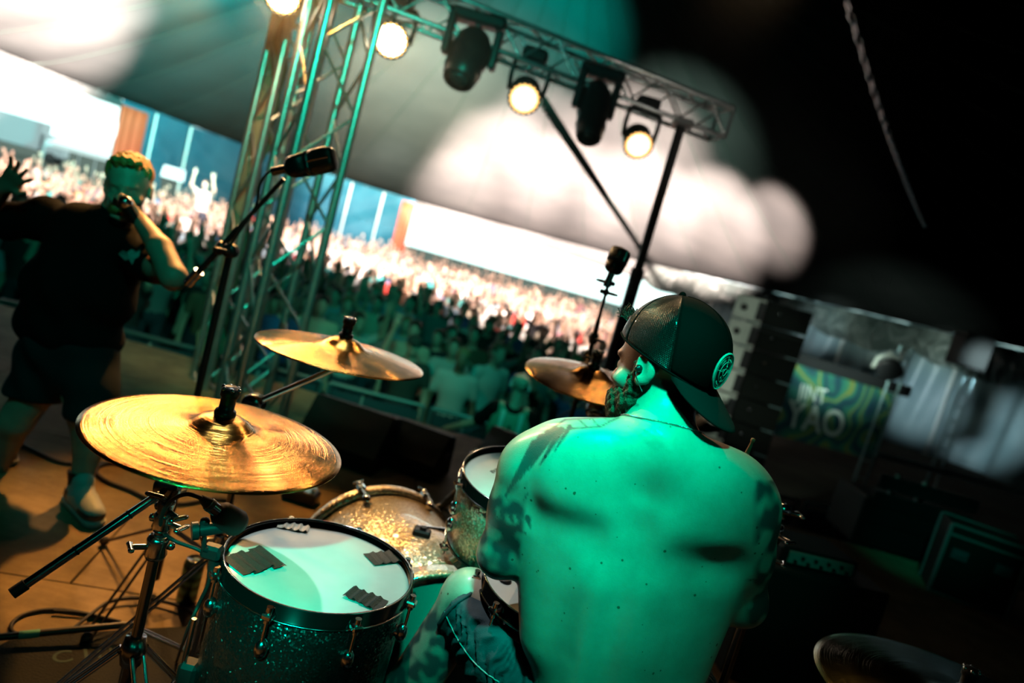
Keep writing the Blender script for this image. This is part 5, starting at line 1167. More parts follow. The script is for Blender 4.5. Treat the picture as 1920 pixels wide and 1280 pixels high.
# person's own materials for clothes
M['black_tee'] = mat('black_cotton', (.005, .007, .007), .9, spec=.12, bump=.4, bscale=12)
M['shorts'] = mat('dark_grey_shorts', (.022, .030, .036), .85, spec=.15, bump=.5, bscale=10)
M['orange_hair'] = mat('ginger_hair', (.60, .24, .06), .5, bump=.8, bscale=90)
M['sock'] = mat('black_sock', (.012, .012, .014), .9)
M['shoe_w'] = mat('pale_trainer', (.55, .58, .56), .5); M['shoe_k'] = mat('dark_trainer_panels', (.03, .035, .035), .5)
# ---- the singer, left foreground
D = 2.72
def hand(s, wrist, dirv, palmn, size=1.0, curl=.3, spread=.12, mid=0, thumb_side=1, k=.006):
    """palm with four fingers and a thumb; dirv = towards the fingertips, palmn = out of the palm"""
    w_ = np3(wrist); d = np3(dirv); d /= np.linalg.norm(d); n = np3(palmn); n -= d*(n@d); n /= np.linalg.norm(n); sd = np.cross(d, n)*thumb_side; z = size
    pc = w_+d*.05*z; s.cap(w_, w_+d*.02*z, .024*z, .026*z, k=.01, mid=mid, flat=n, fs=.75)
    for f in range(4): t = (f-1.5)*.019*z; s.cap(w_+d*.02*z+sd*t*.7, w_+d*.085*z+sd*t, .015*z, .0125*z, k=.010, mid=mid, flat=n, fs=.85)
    for f, L in enumerate((.072, .082, .077, .060)):
        L = L*z; t = (1.5-f)*.0195*z; p = w_+d*.088*z+sd*t; dd = d+sd*(1.5-f)*spread; a = 0; r_ = .0095*z
        for j, fr in enumerate((.45, .31, .24)):
            a += curl*(1 if j else .7); dv = dd*math.cos(a)+n*math.sin(a); dv /= np.linalg.norm(dv); p2 = p+dv*L*fr; s.cap(p, p2, r_, r_*.90, k=.003, mid=mid); p = p2; r_ *= .90
    p = w_+d*.025*z+sd*.020*z; a = (d*.55+sd*.75+n*.25); a /= np.linalg.norm(a); p2 = p+a*.045*z; s.cap(p, p2, .0135*z, .0115*z, k=.008, mid=mid); b_ = d*.8+sd*.25+n*.5*min(1, curl*2); b_ /= np.linalg.norm(b_); s.cap(p2, p2+b_*.035*z, .0110*z, .0090*z, k=.003, mid=mid)
def bodylink(s, name, m, parent, smooth=1, kind=None, ids=False):
    me, W = s.mesh(name, m, smooth, ids=ids); return link(name, me, parent, kind), W
foot = G(150, 955); SG = empty('person', (foot.x-.3, foot.y, 0), 'singer in black T-shirt and dark shorts shouting into a microphone, left foreground', 'person')
hc_ = P(240, 352, D); SF = face_frame(R(180-38+0), R(-6), 0)       # looks towards the camera, slightly to the picture's right
SF = face_frame(R(180+22), R(-4), R(6))
lo = (-2.9, 2.1, -.02); hi = (-1.0, 3.4, 1.65)
nk = P(205, 425, D+.03); shL = P(252, 470, D-.02); shR = P(92, 410, D+.05); elL = P(326, 520, D-.30); haL = P(262, 412, D-.13); hipC = P(130, 650, D+.02)
elR = P(-45, 425, D+.08); haR = P(8, 352, D-.10)
kneeL = P(160, 772, D-.06); ankL = P(150, 915, D+.02); kneeR = P(28, 790, D+.02); ankR = P(-18, 905, D+.15)
s = SDF(lo, hi, .0085)
s.cap(nk, hc_, .058, .055, k=.02, mid=0); head_sdf(s, hc_, SF, 1.06, 'none', (0, 0), True)
Xh, Yh, Zh = SF[:, 0], SF[:, 1], SF[:, 2]
s.ell(np3(hc_)+Yh*.098-Zh*.070, (.020, .02, .013), SF, k=.006, op='sub')       # open mouth
s.cap(shL, P(300, 505, D-.18), .062, .052, k=.02); s.cap(P(300, 505, D-.18), elL, .050, .042, k=.02); s.cap(elL, P(300, 465, D-.24), .046, .044, k=.02); s.cap(P(300, 465, D-.24), haL, .042, .029, k=.015)
s.cap(shR, elR, .062, .045, k=.02); s.cap(elR, haR, .044, .028, k=.02)
s.cap(kneeL, P(168, 835, D), .062, .058, k=.02); s.cap(P(168, 835, D), ankL, .056, .036, k=.02); s.cap(hipC, kneeL, .08, .065); s.cap(kneeR, ankR, .062, .038, k=.02); s.cap(hipC, kneeR, .08, .065); s.cap(hipC, nk, .10, .09, k=.03)
mdir = np3(P(247, 395, D-.10))-np3(P(262, 412, D-.13))
hand(s, P(262, 416, D-.12), np3(P(243, 392, D-.13))-np3(P(262, 416, D-.12)), np3(P(225, 420, D-.2))-np3(P(255, 405, D-.13)), 1.0, .95, .02, thumb_side=-1)
hand(s, haR, np3(P(40, 318, D-.16))-np3(haR), (.2, -1, -.1), 1.05, .12, .22, thumb_side=1)
bodylink(s, 'body', M['skin'], SG)
s = SDF(lo, hi, .010)                     # T-shirt
wc = P(138, 600, D+.02); s.ell(P(180, 470, D+.02), (.20, .14, .19), k=.04); s.ell(P(150, 545, D), (.215, .17, .17), k=.07); s.ell(P(135, 620, D+.01), (.20, .155, .10), k=.06); s.cap(shR, shL, .078, .072, k=.06); s.cap(P(70, 560, D), P(65, 610, D), .05, .06, k=.05)
s.cap(shL, P(290, 500, D-.14), .082, .072, k=.03); s.cap(shR, P(20, 415, D+.06), .084, .078, k=.03); s.cap(nk, P(212, 410, D+.02), .066, .062, k=.03)
s.ell(hc_, (.10, .11, .13), k=.005, op='sub')
s.field(lambda X: .006*np.sin(X[:, 0]*38+X[:, 2]*22+2*np.sin(X[:, 2]*9)))
bodylink(s, 'shirt', M['black_tee'], SG)
s = SDF(lo, hi, .010)
s.ell(P(132, 655, D+.02), (.19, .145, .12), k=.03)
s.cap(P(165, 670, D-.01), P(172, 765, D-.04), .105, .098, k=.04); s.cap(P(85, 680, D+.03), P(50, 775, D+.03), .108, .100, k=.04)
s.cap(P(128, 690, D+.0), P(125, 715, D+.0), .085, k=.05)
s.field(lambda X: .006*np.sin(X[:, 2]*40+X[:, 0]*18+2*np.sin(X[:, 0]*14)))
s.plane_cut(P(175, 786, D-.04), (0.0, 0, -1)); bodylink(s, 'shorts', M['shorts'], SG)
s = SDF(hc_-Vector((.2, .2, .2)), hc_+Vector((.2, .2, .2)), .006)
q = lambda x, y, z: np3(hc_)+x*Xh+y*Yh+z*Zh
s.ell(q(0, -.020, .058), (.085, .098, .082), SF, k=.01); s.ell(q(0, .065, .105), (.055, .028, .020), SF, k=.02); s.ell(q(0, .065, .030), (.066, .06, .055), SF, k=.012, op='sub'); s.ell(q(0, .10, -.03), (.08, .09, .10), SF, k=.01, op='sub')
s.field(lambda X: .004*np.sin(X[:, 0]*210+X[:, 2]*60)+.003*np.sin(X[:, 1]*190)); bodylink(s, 'hair', M['orange_hair'], SG)
s = SDF(hc_-Vector((.2, .2, .2)), hc_+Vector((.2, .2, .2)), .006); s.ell(q(0, .048, -.075), (.060, .050, .048), SF, k=.01); s.ell(q(0, .105, -.066), (.028, .03, .018), SF, k=.008, op='sub'); s.ell(q(0, .03, .0), (.08, .10, .052), SF, k=.01, op='sub'); s.field(lambda X: .003*np.sin(X[:, 0]*240+X[:, 2]*160)); bodylink(s, 'beard', M['orange_hair'], SG)
def shoe(parent, ank, toe, z0=0.0):
    ank = Vector(ank); d = Vector(toe)-ank; d.z = 0; d.normalize(); n = Vector((-d.y, d.x, 0)); a = Vector((ank.x, ank.y, z0)); lo_ = (a.x-.3, a.y-.3, z0-.01); hi_ = (a.x+.3, a.y+.3, z0+.2)
    s = SDF(lo_, hi_, .006); s.cap(a-d*.04+Vector((0, 0, .045)), a+d*.15+Vector((0, 0, .040)), .046, .040, k=.03); s.cap(a+Vector((0, 0, .06)), a+Vector((0, 0, .11)), .042, .040, k=.03); s.cap(a+d*.06+Vector((0, 0, .06)), a+d*.12+Vector((0, 0, .045)), .036, .03, k=.03)
    s.plane_cut((0, 0, z0+.022), (0, 0, -1)); sh, W = bodylink(s, 'shoe', [M['shoe_w'], M['shoe_k']], parent)
    me = sh.data
    for p in me.polygons:
        c = p.center-a; t = c.dot(d)
        p.material_index = 1 if (t > .10 and c.z < .055) or (c.z < .035) or (abs(t+.03) < .03 and c.z < .07) else 0
    s = SDF(lo_, hi_, .006); s.cap(a-d*.045+Vector((0, 0, .02)), a+d*.155+Vector((0, 0, .02)), .048, .043, k=.02); s.plane_cut((0, 0, z0+.028), (0, 0, 1)); s.plane_cut((0, 0, z0+.001), (0, 0, -1)); bodylink(s, 'sole', M['shoe_w'], parent)
shoe(SG, (G(140, 955).x, G(140, 955).y+.02, 0), G(178, 990)); shoe(SG, (ankR.x, ankR.y, 0), ankR+Vector((-.1, -.3, 0)), 0.0)
for a_, b_ in ((P(153, 882, D+.01), ankL), (P(-12, 880, D+.12), ankR)):
    mb = MB(); e_ = Vector((b_.x, b_.y, .06)); mb.tube([a_, Vector(a_).lerp(e_, .5), e_], [.050, .044, .044], 20); mb.build('sock', M['sock'], SG)
# chest print on the singer's shirt: a jagged mark
mk = MB(); mpts = [(224, 476), (232, 470), (240, 474), (248, 468), (256, 473), (264, 470), (262, 482), (254, 486), (250, 496), (244, 486), (236, 488), (230, 482)]
def ray_hit(px, py, objs):
    from mathutils.bvhtree import BVHTree
    v = Vector(_f+(px-960)/FPX*_r-(py-640)/FPX*_u).normalized(); best = None
    for ob in objs:
        if ob.name not in BV: BV[ob.name] = BVHTree.FromPolygons([x.co for x in ob.data.vertices], [tuple(p.vertices) for p in ob.data.polygons])
        loc, n, i, dd = BV[ob.name].ray_cast(Vector(CAM), v)
        if loc is not None and (best is None or dd < best[2]): best = (loc, n, dd)
    return best
BV = {}
shirt = [o for o in C.objects if o.name == 'shirt'][0]; vs_ = []
for px, py in mpts+[(243, 480)]:
    h_ = ray_hit(px, py, [shirt]); vs_.append((h_[0]+h_[1]*.004) if h_ else P(px, py, D-.15))
n = len(mpts); mk.add(vs_, [(n, k, (k+1) % n) for k in range(n)], False); M['print'] = mat('pale_shirt_print', (.45, .62, .55), .7); mk.build('chest_print', M['print'], SG)
# microphone in the singer's hand
a = P(262, 424, D-.15); b_ = P(240, 388, D-.175); e = empty('handheld_microphone', a, 'microphone in the singer\'s fist at his mouth', 'microphone'); mb = MB(); mb.cyl(a+(a-b_).normalized()*.08, b_, .012, .019, n=18); mb.build('handle', M['black_metal'], e); mb = MB(); mb.sph(b_+(b_-a).normalized()*.018, .026, 18); mb.build('grille', M['chrome'], e)
# ---- the security man in the pit, seen from behind
hq = G(975, 726, GZ+1.66); PX, PY = hq.x, hq.y; e = empty('person', (PX, PY, GZ), 'security man in a reflective vest in the pit, his back to the stage', 'person')
def sec(h, what):
    s = SDF((PX-.75, PY-.5, GZ-.02), (PX+.6, PY+.5, GZ+1.85), h); o_ = lambda x, y, z: (PX+x, PY+y, GZ+z); return s, o_
s, o_ = sec(.011, 0)
s.cap(o_(0, -.01, 1.42), o_(0, .01, 1.60), .060, .055, k=.02); head_sdf(s, o_(0, .02, 1.66), face_frame(R(8)), 1.05, 'none', (0, 0), True)
for ex, el, ha in ((-1, (-.34, .12, 1.18), (-.60, .20, 1.02)), (1, (.27, .04, 1.12), (.24, .22, .95))):
    s.cap(o_(ex*.19, 0, 1.40), o_(*el), .055, .042, k=.02); s.cap(o_(*el), o_(*ha), .042, .028, k=.02); hand(s, o_(*ha), np.array(ha)-np.array(el), (0, 0, -1), 1.0, .3, .1)
s.ell(o_(0, 0, 1.2), (.17, .11, .28), k=.03); bodylink(s, 'body', M['skin'], e)
s, o_ = sec(.012, 0)
for ex in (-1, 1): s.cap(o_(ex*.09, 0, .92), o_(ex*.11, 0, .50), .095, .07, k=.03); s.cap(o_(ex*.11, 0, .50), o_(ex*.12, 0, .07), .068, .055, k=.02)
s.ell(o_(0, 0, .95), (.18, .13, .12), k=.03); bodylink(s, 'trousers', M['black_tee'], e)
s, o_ = sec(.011, 0)
s.ell(o_(0, 0, 1.25), (.21, .135, .22), k=.03); s.ell(o_(0, 0, 1.05), (.185, .13, .18), k=.05); s.cap(o_(-.16, 0, 1.41), o_(.16, 0, 1.41), .062, k=.05)
for ex, el in ((-1, (-.30, .09, 1.23)), (1, (.25, .03, 1.20))): s.cap(o_(ex*.19, 0, 1.40), o_(*el), .07, .062, k=.03)
bodylink(s, 'shirt', M['black_tee'], e)
M['vest'] = mat('yellow_green_vest', (.10, .32, .20), .6); M['reflective'] = mat('reflective_tape', (.55, .85, .75), .35, .2)
s, o_ = sec(.011, 0); s.ell(o_(0, 0, 1.25), (.222, .147, .23), k=.03); s.ell(o_(0, 0, 1.04), (.197, .142, .19), k=.05); s.cap(o_(-.12, 0, 1.42), o_(.12, 0, 1.42), .066, k=.05); s.cap(o_(0, 0, 1.40), o_(0, 0, 1.7), .10, .12, k=.01, op='sub'); s.cap(o_(.27, 0, 1.3), o_(.27, 0, 1.5), .09, k=.01, op='sub'); s.cap(o_(-.27, 0, 1.3), o_(-.27, 0, 1.5), .09, k=.01, op='sub'); s.plane_cut(o_(0, 0, .92), (0, 0, -1))
vest, _ = bodylink(s, 'vest', M['vest'], e)
def strip_on(ob, pts, wd, name, m, parent, off=.004, view=Vector((0, -1, 0))):
    """a band laid on the surface of ob through points given on its near side"""
    from mathutils.bvhtree import BVHTree
    bv = BVHTree.FromPolygons([x.co for x in ob.data.vertices], [tuple(p.vertices) for p in ob.data.polygons]); V_ = []; mb = MB(); pts = spline(pts, 8)
    for i, p in enumerate(pts):
        t = (pts[min(i+1, len(pts)-1)]-pts[max(i-1, 0)]).normalized(); sd = t.cross(view).normalized()
        for s_ in (-1, 1):
            loc, nrm_, _, _ = bv.find_nearest(p+sd*s_*wd/2); V_.append(loc+nrm_*off)
    mb.add(V_, [(2*i, 2*i+1, 2*i+3, 2*i+2) for i in range(len(pts)-1)], True); return mb.build(name, m, parent)
for x_ in (-.10, .10): strip_on(vest, [Vector(o_(x_, -.12, 1.44)), Vector(o_(x_, -.17, 1.25)), Vector(o_(x_*.95, -.16, 1.08))], .045, 'reflective_band', M['reflective'], vest)
strip_on(vest, [Vector(o_(-.20, -.05, 1.07)), Vector(o_(-.10, -.14, 1.07)), Vector(o_(.10, -.14, 1.07)), Vector(o_(.20, -.05, 1.07))], .06, 'reflective_band', M['reflective'], vest)
mb = MB(); mb.sph(o_(0, -.14, 1.27), .028, 14, (1, .25, 1.3)); mb.build('back_emblem', M['black_tee'], vest)
s, o_ = sec(.008, 0); Fq = face_frame(R(8)); s.ell(o_(0, .005, 1.715), (.085, .098, .080), Fq, k=.01); s.field(lambda X: .003*np.sin(X[:, 0]*200)+.003*np.sin(X[:, 2]*170)); M['fair_hair'] = mat('fair_hair', (.55, .45, .33), .6, bump=.6, bscale=80); bodylink(s, 'hair', M['fair_hair'], e)
mb = MB()
for s_ in (-1, 1): mb.ring(TM(o_(s_*.092, .01, 1.66), (1, 0, 0)), .028, .010, 20, 8)
mb.tube([o_(s_*.095*math.cos(t), .01, 1.67+.115*math.sin(t)) for s_ in (1,) for t in [math.pi*k/12 for k in range(13)]], .008, 6); mb.build('headphones', M['white'], e, None)
print('people', time.time()-t0)
# ---------------------------------------------------------------- the drummer
t0 = time.time()
pel = P(1140, 1350, 1.36)
DR = empty('person', (TH.x, TH.y, .49), 'shirtless tattooed drummer seen from behind, in a backwards cap and denim cut-offs', 'person')
HC = P(1249, 688, 1.29); YAW = R(47); HF = face_frame(YAW, R(-9), R(0)); hX, hY, hZ = HF[:, 0], HF[:, 1], HF[:, 2]; HS = 1.0
hq_ = lambda x, y, z: np3(HC)+HS*(x*hX+y*hY+z*hZ)
BF = np.array(Matrix.Rotation(R(4), 3, 'Z') @ Matrix.Rotation(R(-3), 3, 'Y'))
nkb = P(1228, 812, 1.265); shL = P(1000, 882, 1.315); shR = P(1388, 958, 1.27)
elL = P(940, 1038, 1.335); wrL = Vector((SN.x-.07, SN.y-.03, SN.z+.13)); elR = P(1392, 1128, 1.33); wrR = P(1345, 1010, 1.53)
hipL = P(1060, 1350, 1.38); hipR = P(1270, 1385, 1.38); knL = P(880, 1120, 1.52); ftL = Vector((-.13, 1.38, .05)); knR = Vector((.60, 1.66, .56)); ftR = Vector((.62, 1.72, .05))
s = SDF((-.30, .98, .0), (.78, 2.05, 1.52), .0048)
s.ell(pel, (.165, .125, .14), BF, k=.05)
s.ell(P(1148, 1245, 1.335), (.150, .105, .15), BF, k=.06)
s.ell(P(1178, 1070, 1.318), (.172, .124, .19), BF, k=.08)
s.ell(P(1205, 940, 1.315), (.186, .118, .15), BF, k=.06)
s.cap(P(1070, 880, 1.30), P(1345, 940, 1.275), .088, .088, k=.05)
# trapezius, neck
s.cap(P(1212, 842, 1.22), P(1048, 848, 1.29), .050, .052, k=.05); s.cap(P(1240, 845, 1.22), P(1370, 905, 1.26), .048, .052, k=.05)
s.cap(P(1225, 850, 1.24), np3(HC)-hZ*.05-hY*.012, .060, .056, k=.035)
# deltoids
s.ell(shL, (.066, .068, .072), k=.035); s.ell(shR, (.068, .068, .078), k=.035)
# latissimus and flank
s.cap(P(1030, 985, 1.31), P(1030, 1180, 1.33), .065, .055, k=.06); s.cap(P(1345, 1030, 1.28), P(1275, 1230, 1.33), .070, .055, k=.06)
# shoulder blades and the muscle over them
Rb = lambda a: np.array(Matrix.Rotation(R(a), 3, 'Y'))
s.ell(P(1095, 905, 1.232), (.064, .031, .088), Rb(-14), k=.06); s.ell(P(1312, 945, 1.207), (.060, .030, .085), Rb(16), k=.06)
s.cap(P(1185, 1100, 1.228), P(1150, 1290, 1.26), .040, .044, k=.05); s.cap(P(1130, 1100, 1.232), P(1098, 1290, 1.26), .040, .044, k=.05)
# furrows: spine, below the blades, flank fold
s.cap(P(1218, 850, 1.145), P(1190, 1000, 1.155), .011, .012, k=.045, op='sub'); s.cap(P(1190, 1000, 1.160), P(1122, 1300, 1.195), .012, .012, k=.045, op='sub')
s.cap(P(1000, 985, 1.205), P(1100, 1015, 1.176), .006, .010, k=.06, op='sub'); s.cap(P(1290, 1068, 1.160), P(1385, 1078, 1.195), .006, .010, k=.06, op='sub')
s.cap(P(975, 1215, 1.24), P(1052, 1240, 1.20), .006, .006, k=.03, op='sub')
# arms
def limb(a, b_, r0, r1, r2, k=.02, bul=0): m_ = Vector(a).lerp(Vector(b_), .45); s.cap(a, m_, r0, r1, k=k); s.cap(m_, b_, r1, r2, k=k)
limb(shL, elL, .058, .054, .043, .03); limb(elL, wrL, .046, .042, .029)
limb(shR, elR, .058, .054, .042, .03); limb(elR, wrR, .046, .042, .029)
# hands closed round the sticks
stL = (wrL+Vector((.0, .06, -.02)), Vector((SN.x+.10, SN.y+.10, SN.z+.03)))
tipR = P(1413, 822, 1.44); buttR = P(1328, 1012, 1.56); gripR = buttR.lerp(tipR, .17)
hand(s, wrL, (.25, 1, -.25), (.9, -.1, -.7), 1.0, 1.15, .02, thumb_side=-1); hand(s, wrR, (Vector(gripR)-Vector(wrR)).normalized()+Vector((0, .5, .2)), (-.9, -.1, .1), 1.0, 1.15, .02, thumb_side=1)
head_sdf(s, HC, HF, HS, 'none', (0, 0), True, ears=False)
# ears with helix and bowl
for e_ in (-1, 1):
    c0_ = hq_(e_*.079, -.006, -.006); F_ = HF @ np.array(Matrix.Rotation(R(e_*-14), 3, 'Z'))
    s.ell(c0_, (.0105, .0205, .033), F_, k=.006); s.ell(hq_(e_*.089, .000, -.004), (.008, .0125, .022), F_, k=.004, op='sub'); s.ell(hq_(e_*.084, .008, -.008), (.006, .005, .008), F_, k=.003); s.ell(hq_(e_*.082, .002, -.032), (.007, .010, .010), F_, k=.006)
# legs
s.cap(hipL, knL, .085, .062, k=.03); s.cap(knL, Vector(knL).lerp(ftL, .4), .058, .056, k=.02); s.cap(Vector(knL).lerp(ftL, .4), ftL+Vector((0, -.02, .05)), .054, .034, k=.02)
s.cap(hipR, knR, .085, .062, k=.03); s.cap(knR, knR.lerp(ftR, .4), .058, .056, k=.02); s.cap(knR.lerp(ftR, .4), ftR+Vector((0, -.02, .05)), .054, .034, k=.02)
c_nk = np3(P(1205, 785, 1.18))
def wr(X):
    d = np.linalg.norm(X-c_nk, axis=1); f = np.exp(-(d/.055)**2); t = X@np.array([.45, .1, .9]); return f*.0018*np.sin(t*520)
s.field(wr)
me, W = s.mesh('body', M['skin'], 2, ids=False)
# tattoos, plus shade painted into arms and calf, stored as a colour attribute
ux = (W-CAM)@_r; uy = (W-CAM)@_u; ud = (W-CAM)@_f; px = 960+FPX*ux/ud; py = 640-FPX*uy/ud
ink_shade = np.zeros(len(W), np.float32)
near = ud < 1.36
def stroke(a, b_, w0, w1, val=.85):
    a = np.array(a, float); b_ = np.array(b_, float); ab = b_-a; t = np.clip(((px-a[0])*ab[0]+(py-a[1])*ab[1])/(ab@ab), 0, 1); d = np.hypot(px-a[0]-t*ab[0], py-a[1]-t*ab[1]); w_ = w0+(w1-w0)*t
    v = np.clip((w_-d)/3.0+.5, 0, 1)*val; np.maximum(ink_shade, np.where(near, v, 0), out=ink_shade)
for a, b_, w0, w1 in [((1052, 806), (1012, 872), 7, 1.5), ((1040, 806), (992, 880), 8, 1.5), ((1028, 812), (975, 898), 8, 1.5), ((1015, 820), (962, 912), 8, 2), ((1068, 800), (1040, 845), 5, 1.5), ((1002, 832), (948, 930), 8, 3), ((1060, 786), (1160, 780), 1.6, 1.6), ((1070, 803), (1125, 800), 1.4, 1.4), ((1125, 800), (1160, 782), 1.4, 1.4), ((1035, 808), (1075, 804), 2, 1.4), ((1060, 786), (1030, 806), 2, 2), ((1085, 786), (1100, 800), 1.2, 1.2), ((1110, 784), (1122, 799), 1.2, 1.2), ((1135, 782), (1142, 792), 1.2, 1.2)]: stroke(a, b_, w0, w1)
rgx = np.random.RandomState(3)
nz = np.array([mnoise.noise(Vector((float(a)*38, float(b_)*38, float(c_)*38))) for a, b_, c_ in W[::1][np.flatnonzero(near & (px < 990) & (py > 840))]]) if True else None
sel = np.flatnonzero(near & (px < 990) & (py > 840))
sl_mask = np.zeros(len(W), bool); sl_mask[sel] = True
v = np.clip(.74+nz*1.4, .35, .96); arm_t = np.clip((py[sel]-885)/50, 0, 1)*(np.clip((988-px[sel]-(py[sel]-960)*.10)/8, 0, 1)); ink_shade[sel] = np.maximum(ink_shade[sel], v*arm_t)  # left arm: tattoo deepened, the arm's shaded side put into the colour
for k in range(5): x0_ = 925+k*16; stroke((x0_, 958+k*3), (x0_+6, 978+k*3), 6, 1, .9)
stroke((915, 985), (985, 1000), 1.6, 1.6, .9); stroke((935, 930), (975, 948), 1.5, 1.5); stroke((975, 948), (990, 925), 1.5, 1.5); stroke((938, 945), (972, 952), 1.5, 1.5)
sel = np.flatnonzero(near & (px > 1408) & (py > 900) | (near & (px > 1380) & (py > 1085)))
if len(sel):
    nz = np.array([mnoise.noise(Vector((float(a)*30, float(b_)*30, float(c_)*30+5))) for a, b_, c_ in W[sel]]); ink_shade[sel] = np.maximum(ink_shade[sel], np.clip(nz*3+.35+np.clip((py[sel]-1040)/60, 0, 1)*.5, 0, .93)*np.clip((px[sel]-1408)/14+(py[sel] > 1085), 0, 1))  # right arm: tattoo, with shade towards the elbow painted in
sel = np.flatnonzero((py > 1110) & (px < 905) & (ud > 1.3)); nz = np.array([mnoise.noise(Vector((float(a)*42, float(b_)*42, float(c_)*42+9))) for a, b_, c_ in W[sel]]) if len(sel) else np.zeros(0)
ink_shade[sel] = np.clip(.86+nz*1.0, .5, .97)*np.clip((py[sel]-1110)/40, 0, 1)  # calf: tattoo made denser, its shade put into the colour
ca_ = me.color_attributes.new('ink_shade', 'FLOAT_COLOR', 'POINT'); ca_.data.foreach_set('color', np.stack([ink_shade, ink_shade, ink_shade, np.ones_like(ink_shade)], 1).ravel())
m = mat('tattooed_oiled_skin', (.66, .46, .36), .45, coat=.45); nt, b = nodes(m); b.inputs['Coat Roughness'].default_value = .24
tc = nt.nodes.new('ShaderNodeTexCoord'); n1 = nt.nodes.new('ShaderNodeTexNoise'); n1.inputs['Scale'].default_value = 9; n1.inputs['Detail'].default_value = 8; n1.inputs['Roughness'].default_value = .65; nt.links.new(tc.outputs['Object'], n1.inputs['Vector'])
r1 = nt.nodes.new('ShaderNodeValToRGB'); r1.color_ramp.elements[0].position = .3; r1.color_ramp.elements[1].position = .7; r1.color_ramp.elements[0].color = (.50, .34, .26, 1); r1.color_ramp.elements[1].color = (.72, .52, .41, 1); nt.links.new(n1.outputs['Fac'], r1.inputs['Fac'])
vo = nt.nodes.new('ShaderNodeTexVoronoi'); vo.inputs['Scale'].default_value = 62; vo.inputs['Randomness'].default_value = 1; nt.links.new(tc.outputs['Object'], vo.inputs['Vector'])
sc_ = nt.nodes.new('ShaderNodeSeparateColor'); nt.links.new(vo.outputs['Color'], sc_.inputs[0])
m1 = nt.nodes.new('ShaderNodeMath'); m1.operation = 'POWER'; m1.inputs[1].default_value = 3.2; nt.links.new(sc_.outputs[0], m1.inputs[0])
m2 = nt.nodes.new('ShaderNodeMath'); m2.operation = 'MULTIPLY'; m2.inputs[1].default_value = .24; nt.links.new(m1.outputs[0], m2.inputs[0])
m3 = nt.nodes.new('ShaderNodeMath'); m3.operation = 'SUBTRACT'; nt.links.new(m2.outputs[0], m3.inputs[0]); nt.links.new(vo.outputs['Distance'], m3.inputs[1])
m4 = nt.nodes.new('ShaderNodeMath'); m4.operation = 'MULTIPLY'; m4.inputs[1].default_value = 30; m4.use_clamp = True; nt.links.new(m3.outputs[0], m4.inputs[0])
mx = nt.nodes.new('ShaderNodeMix'); mx.data_type = 'RGBA'; nt.links.new(m4.outputs[0], mx.inputs['Factor']); nt.links.new(r1.outputs['Color'], mx.inputs['A']); mx.inputs['B'].default_value = (.22, .10, .06, 1)
at = nt.nodes.new('ShaderNodeAttribute'); at.attribute_name = 'ink_shade'; mx2 = nt.nodes.new('ShaderNodeMix'); mx2.data_type = 'RGBA'; nt.links.new(at.outputs['Fac'], mx2.inputs['Factor']); nt.links.new(mx.outputs['Result'], mx2.inputs['A']); mx2.inputs['B'].default_value = (.035, .04, .05, 1)
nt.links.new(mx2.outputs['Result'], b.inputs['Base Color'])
n2 = nt.nodes.new('ShaderNodeTexNoise'); n2.inputs['Scale'].default_value = 420; n2.inputs['Detail'].default_value = 3; nt.links.new(tc.outputs['Object'], n2.inputs['Vector']); n3_ = nt.nodes.new('ShaderNodeTexNoise'); n3_.inputs['Scale'].default_value = 60; n3_.inputs['Detail'].default_value = 4; nt.links.new(tc.outputs['Object'], n3_.inputs['Vector'])
ad = nt.nodes.new('ShaderNodeMath'); ad.operation = 'MULTIPLY_ADD'; nt.links.new(n3_.outputs['Fac'], ad.inputs[0]); ad.inputs[1].default_value = .8; nt.links.new(n2.outputs['Fac'], ad.inputs[2])
bp = nt.nodes.new('ShaderNodeBump'); bp.inputs['Strength'].default_value = .35; bp.inputs['Distance'].default_value = .0012; nt.links.new(ad.outputs[0], bp.inputs['Height']); nt.links.new(bp.outputs['Normal'], b.inputs['Normal'])
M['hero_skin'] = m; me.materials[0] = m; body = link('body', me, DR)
print('body', len(W), time.time()-t0)
from mathutils.bvhtree import BVHTree
bvh = BVHTree.FromPolygons([Vector(x) for x in W], [tuple(p.vertices) for p in me.polygons])
# denim cut-offs
m = mat('washed_denim', (.05, .09, .13), .8, bump=.25, bscale=500); nt, b = nodes(m); tc = nt.nodes.new('ShaderNodeTexCoord'); n1 = nt.nodes.new('ShaderNodeTexNoise'); n1.inputs['Scale'].default_value = 14; n1.inputs['Detail'].default_value = 8; nt.links.new(tc.outputs['Object'], n1.inputs['Vector']); r1 = nt.nodes.new('ShaderNodeValToRGB'); r1.color_ramp.elements[0].position = .35; r1.color_ramp.elements[1].position = .72; r1.color_ramp.elements[0].color = (.022, .036, .05, 1); r1.color_ramp.elements[1].color = (.055, .08, .10, 1); nt.links.new(n1.outputs['Fac'], r1.inputs['Fac']); nt.links.new(r1.outputs['Color'], b.inputs['Base Color']); M['denim'] = m
s = SDF((-.25, 1.0, .30), (.80, 1.98, .92), .0052)
s.ell(pel, (.178, .140, .12), BF, k=.04); hemL = hipL.lerp(knL, 1.06); hemR = hipR.lerp(knR, 1.06)
s.cap(hipL, hemL, .118, .089, k=.04); s.cap(hipR, hemR, .112, .077, k=.04)
